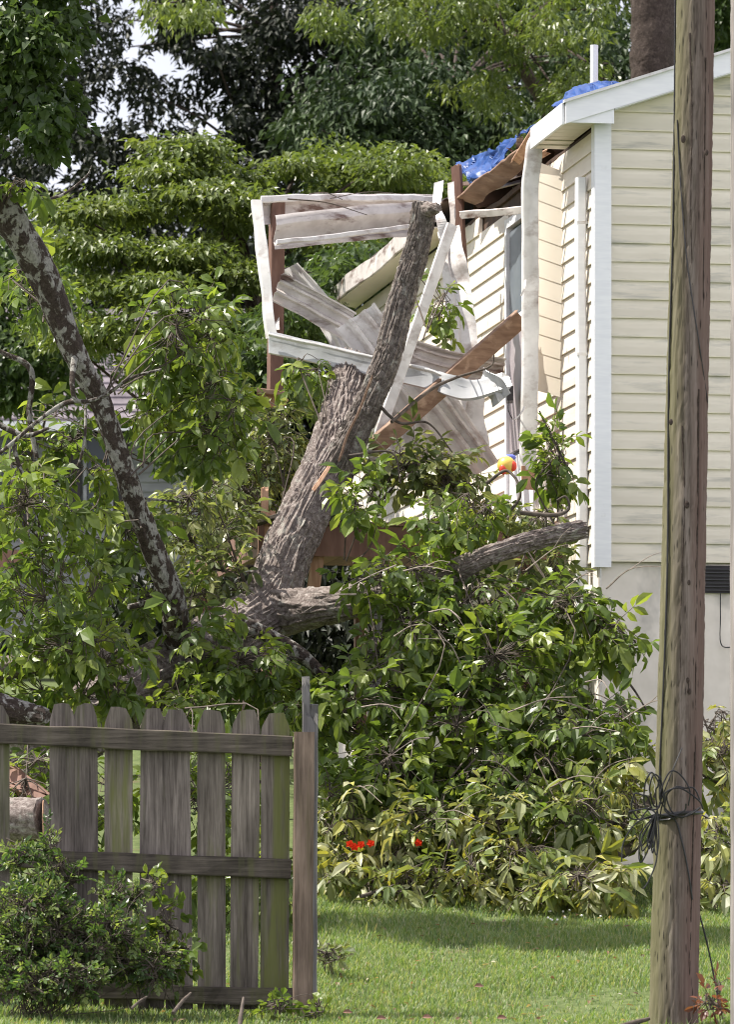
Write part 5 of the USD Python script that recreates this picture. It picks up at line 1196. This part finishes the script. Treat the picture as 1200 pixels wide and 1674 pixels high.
# ------------------------------------------------------------------ background trees
def far_tree(label, clumps, pal, seed, trunk, L=0.12, mm="leaf_far", rad=0.5, flat=0.4, per=150, droopy=0.5, aspect=0.4, name="tree", bark="bark_dark", limbs=True, k=1, tilt=0.5, gaps=()):
    """A tree: trunk, limbs out to the clumps, and a crown of leaf clumps. clumps: (px, py, rx, ry, Y, depth, count) regions filled with flattened sprays."""
    rg = np.random.default_rng(seed)
    tb = P(trunk[0][0], 1560, trunk[0][2]); tb[2] = np.interp(tb[1], ZP[:, 0], ZP[:, 1]) - 0.2
    t = thing(name, label, "tree", tb)
    path = [tb] + [P(*q[:3]) for q in trunk]
    part(t, "trunk", limb(path, [PX(trunk[0][3] * 1.15, trunk[0][2])] + [PX(q[3], q[2]) for q in trunk], 40, 0.06, 0.012, seed, 0.06), M[bark], smooth=40)
    cs = []
    for px, py, rx, ry, Y, dY, cnt in clumps:
        q = unit(rg.normal(0, 1, (cnt, 3))) * rg.uniform(0, 1, (cnt, 1)) ** 0.4
        for o in q:
            YY = Y + o[1] * dY
            cs.append(P(px + o[0] * rx, py + o[2] * ry, YY))
    cs = np.array(cs)
    if limbs:
        top = np.array(path[1:])
        for c in cs[rg.permutation(len(cs))[: max(10, len(cs) // 7)]]:
            s = top[np.argmin(np.linalg.norm(top - (c - Vx(0, 0, 0.8)), axis=1))]
            m_ = (s + c) / 2 + rg.normal(0, 0.12, 3) + Vx(0, 0, 0.1)
            part(t, "limb", tube([s, m_, c], 0.028, 6, 10, 0.008), M[bark])
    n = per
    B, D, N = [], [], []
    for c in cs:
        r = rad * rg.uniform(0.6, 1.25)
        q = unit(rg.normal(0, 1, (n, 3))) * rg.uniform(0, 1, (n, 1)) ** 0.45
        slope = rg.normal(0, 0.18, 2)
        o = q * np.array([r, r, r * flat])
        o[:, 2] += o[:, 0] * slope[0] + o[:, 1] * slope[1] - 0.35 * flat * (o[:, 0] ** 2 + o[:, 1] ** 2) / r
        B.append(c + o)
        D.append(unit(q * Vx(1, 1, 0.3) + rg.normal(0, 0.45, (n, 3)) + Vx(0, 0, -droopy)))
        N.append(unit(Vx(0, 0, 1) + rg.normal(0, tilt, (n, 3))))
    B, D, N = (np.concatenate(x) for x in (B, D, N))
    ct = pick(rg, pal, len(cs)).repeat(n, 0)
    if gaps:   # open places in the crown, ragged at their edges
        gx_, gy_ = 600 + F * B[:, 0] / B[:, 1], YV - F * (B[:, 2] - HC) / B[:, 1]
        rag = 1.1 * fbm(np.stack([gx_ / 22, gy_ / 22, 0 * gx_], -1), 3, seed) + 0.25 * rg.normal(0, 1, len(B))
        ok = np.ones(len(B), bool)
        for a_, b_, c_, d_ in gaps:
            ok &= ((gx_ - a_) / c_) ** 2 + ((gy_ - b_) / d_) ** 2 > rag + 0.35
        B, D, N, ct = B[ok], D[ok], N[ok], ct[ok]
    nn = len(B)
    LL = L * rg.uniform(0.65, 1.25, nn)
    tone = ct * 0.5 + pick(rg, pal, nn) * 0.5
    v, lf = leaf_arrays(B, D, N, LL, LL * aspect * rg.uniform(0.8, 1.2, nn), rg.uniform(0, 0.4, nn), cheap=True)
    part(t, "crown", leaf_mesh(v, lf), M[mm], tone=np.repeat(tone, v.shape[1], 0), kind="stuff")
    return t


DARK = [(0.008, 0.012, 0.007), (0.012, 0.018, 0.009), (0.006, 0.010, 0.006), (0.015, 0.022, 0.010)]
MIDG = [(0.035, 0.065, 0.018), (0.05, 0.085, 0.022), (0.028, 0.052, 0.016), (0.065, 0.105, 0.026)]
LITE = [(0.07, 0.105, 0.022), (0.092, 0.132, 0.028), (0.052, 0.082, 0.02), (0.125, 0.16, 0.038)]
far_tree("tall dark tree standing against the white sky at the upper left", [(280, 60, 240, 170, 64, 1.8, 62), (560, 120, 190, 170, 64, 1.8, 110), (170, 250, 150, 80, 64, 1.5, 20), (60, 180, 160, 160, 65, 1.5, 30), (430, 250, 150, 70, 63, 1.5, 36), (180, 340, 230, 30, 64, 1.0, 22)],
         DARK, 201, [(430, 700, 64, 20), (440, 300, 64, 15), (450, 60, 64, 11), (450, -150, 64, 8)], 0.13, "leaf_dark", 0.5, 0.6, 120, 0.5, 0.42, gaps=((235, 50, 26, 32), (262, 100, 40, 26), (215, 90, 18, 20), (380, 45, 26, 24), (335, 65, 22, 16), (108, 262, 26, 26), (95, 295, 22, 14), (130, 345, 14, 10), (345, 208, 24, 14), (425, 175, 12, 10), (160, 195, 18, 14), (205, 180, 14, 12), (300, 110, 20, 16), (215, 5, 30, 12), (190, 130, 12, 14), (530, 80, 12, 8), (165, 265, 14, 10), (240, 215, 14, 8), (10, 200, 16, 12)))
far_tree("green broad-leaved tree overhanging the upper left corner of the yard", [(45, 40, 80, 110, 31, 0.5, 22), (70, 185, 45, 60, 31, 0.4, 10), (-80, 120, 90, 170, 31.5, 0.6, 26), (60, -190, 260, 110, 31.2, 0.6, 34), (250, -330, 330, 140, 31.0, 0.55, 44), (-250, -200, 200, 200, 31.5, 0.8, 30)],
         MIDG, 202, [(-420, 900, 31.5, 40), (-400, 300, 31.5, 34), (-330, 0, 31.5, 26), (-200, -250, 31.4, 18), (60, -360, 31.2, 10)], 0.075, "leaf_far", 0.20, 0.9, 110, 0.5, 0.8, gaps=((140, 120, 16, 30), (120, 230, 16, 20), (90, 90, 12, 12), (30, 230, 14, 18), (145, 30, 14, 20)))
far_tree("bright green tree with spreading layered boughs behind the patio cover", [(300, 240, 60, 10, 48, 0.5, 9), (330, 285, 110, 22, 48, 0.9, 18), (560, 265, 150, 22, 48.5, 1.0, 22), (180, 345, 90, 22, 47.5, 0.9, 20), (350, 320, 90, 14, 47.3, 0.6, 14), (640, 300, 130, 25, 49, 1.0, 18), (150, 400, 80, 16, 47.2, 0.8, 14), (300, 410, 100, 16, 47, 0.8, 18), (420, 360, 90, 18, 47.5, 0.8, 14), (230, 470, 130, 20, 46.8, 0.9, 24), (400, 450, 80, 20, 47, 0.8, 14), (380, 530, 90, 22, 46.8, 0.8, 18), (170, 540, 90, 20, 46.8, 0.8, 16), (560, 400, 90, 25, 48, 0.8, 14), (330, 600, 120, 25, 47, 0.8, 20)],
         LITE, 203, [(405, 800, 48.2, 13), (418, 600, 48.2, 11), (405, 450, 48.2, 9), (380, 330, 48.2, 6)], 0.085, "leaf_far", 0.40, 0.16, 150, 0.35, 0.5, tilt=0.3)
far_tree("tall tree with bright feathery leaves overhanging the top centre", [(690, 20, 100, 50, 54, 1.2, 22), (850, 40, 150, 70, 54, 1.2, 34), (580, -70, 200, 50, 54, 1.2, 26), (950, 150, 60, 70, 54, 1.0, 20), (780, 150, 70, 40, 54.5, 1.0, 10), (1000, -20, 100, 60, 55, 1.0, 22), (300, 22, 55, 28, 53, 0.6, 11), (540, 30, 40, 35, 53, 0.6, 8), (880, 230, 70, 30, 54, .8, 8)],
         LITE, 204, [(980, 700, 58, 16), (940, 300, 57, 13), (820, 60, 56, 10), (700, -60, 55, 8)], 0.10, "leaf_far", 0.25, 0.5, 64, 0.8, 0.38)
far_tree("dark green bushy tree behind the torn roof edge", [(640, 200, 170, 110, 59, 1.5, 70), (820, 250, 140, 90, 59, 1.5, 60), (720, 320, 200, 60, 58, 1.2, 50), (960, 160, 130, 130, 60, 1.2, 60), (560, 380, 120, 90, 58, 1.2, 36), (800, 60, 250, 100, 62, 1.2, 80)],
         [(0.02, 0.04, 0.014), (0.032, 0.058, 0.018), (0.016, 0.032, 0.012), (0.045, 0.075, 0.022)], 205, [(760, 800, 59, 14), (760, 400, 59, 11), (740, 150, 59, 7)], 0.13, "leaf_dark", 0.45, 0.6, 130, 0.6, 0.4)
far_tree("massive dark trunk rising behind the roof beside the utility pole", [(1180, -60, 130, 110, 57, 1.2, 40), (1200, 60, 60, 60, 58, 1.0, 20)], MIDG, 206,
         [(1072, 700, 52, 40), (1068, 250, 52, 38), (1068, 60, 52, 37), (1066, -300, 52, 34)], 0.13, "leaf_far", 0.42, 0.6, 120, 0.5, 0.34, name="tree", limbs=False)
far_tree("low green tree at the left edge behind the lichen limb", [(40, 430, 90, 60, 52, 1.0, 24), (60, 560, 110, 60, 52, 1.0, 26), (20, 640, 90, 40, 52, 0.8, 14)], MIDG, 207, [(-60, 900, 53, 12), (-20, 600, 53, 9), (20, 450, 53, 5)], 0.11, "leaf_far", 0.4, 0.4, 110, 0.5, 0.5)
far_tree("bushy green sapling left of the porch posts", [(420, 610, 90, 60, 43, 0.7, 24), (330, 700, 100, 60, 43, 0.7, 22), (480, 530, 70, 50, 44, 0.7, 14), (560, 450, 60, 40, 45, 0.6, 11)], MIDG, 208, [(420, 900, 43.5, 7), (420, 700, 43.5, 5), (440, 560, 43.5, 3)], 0.10, "leaf_far", 0.3, 0.5, 110, 0.5, 0.5)
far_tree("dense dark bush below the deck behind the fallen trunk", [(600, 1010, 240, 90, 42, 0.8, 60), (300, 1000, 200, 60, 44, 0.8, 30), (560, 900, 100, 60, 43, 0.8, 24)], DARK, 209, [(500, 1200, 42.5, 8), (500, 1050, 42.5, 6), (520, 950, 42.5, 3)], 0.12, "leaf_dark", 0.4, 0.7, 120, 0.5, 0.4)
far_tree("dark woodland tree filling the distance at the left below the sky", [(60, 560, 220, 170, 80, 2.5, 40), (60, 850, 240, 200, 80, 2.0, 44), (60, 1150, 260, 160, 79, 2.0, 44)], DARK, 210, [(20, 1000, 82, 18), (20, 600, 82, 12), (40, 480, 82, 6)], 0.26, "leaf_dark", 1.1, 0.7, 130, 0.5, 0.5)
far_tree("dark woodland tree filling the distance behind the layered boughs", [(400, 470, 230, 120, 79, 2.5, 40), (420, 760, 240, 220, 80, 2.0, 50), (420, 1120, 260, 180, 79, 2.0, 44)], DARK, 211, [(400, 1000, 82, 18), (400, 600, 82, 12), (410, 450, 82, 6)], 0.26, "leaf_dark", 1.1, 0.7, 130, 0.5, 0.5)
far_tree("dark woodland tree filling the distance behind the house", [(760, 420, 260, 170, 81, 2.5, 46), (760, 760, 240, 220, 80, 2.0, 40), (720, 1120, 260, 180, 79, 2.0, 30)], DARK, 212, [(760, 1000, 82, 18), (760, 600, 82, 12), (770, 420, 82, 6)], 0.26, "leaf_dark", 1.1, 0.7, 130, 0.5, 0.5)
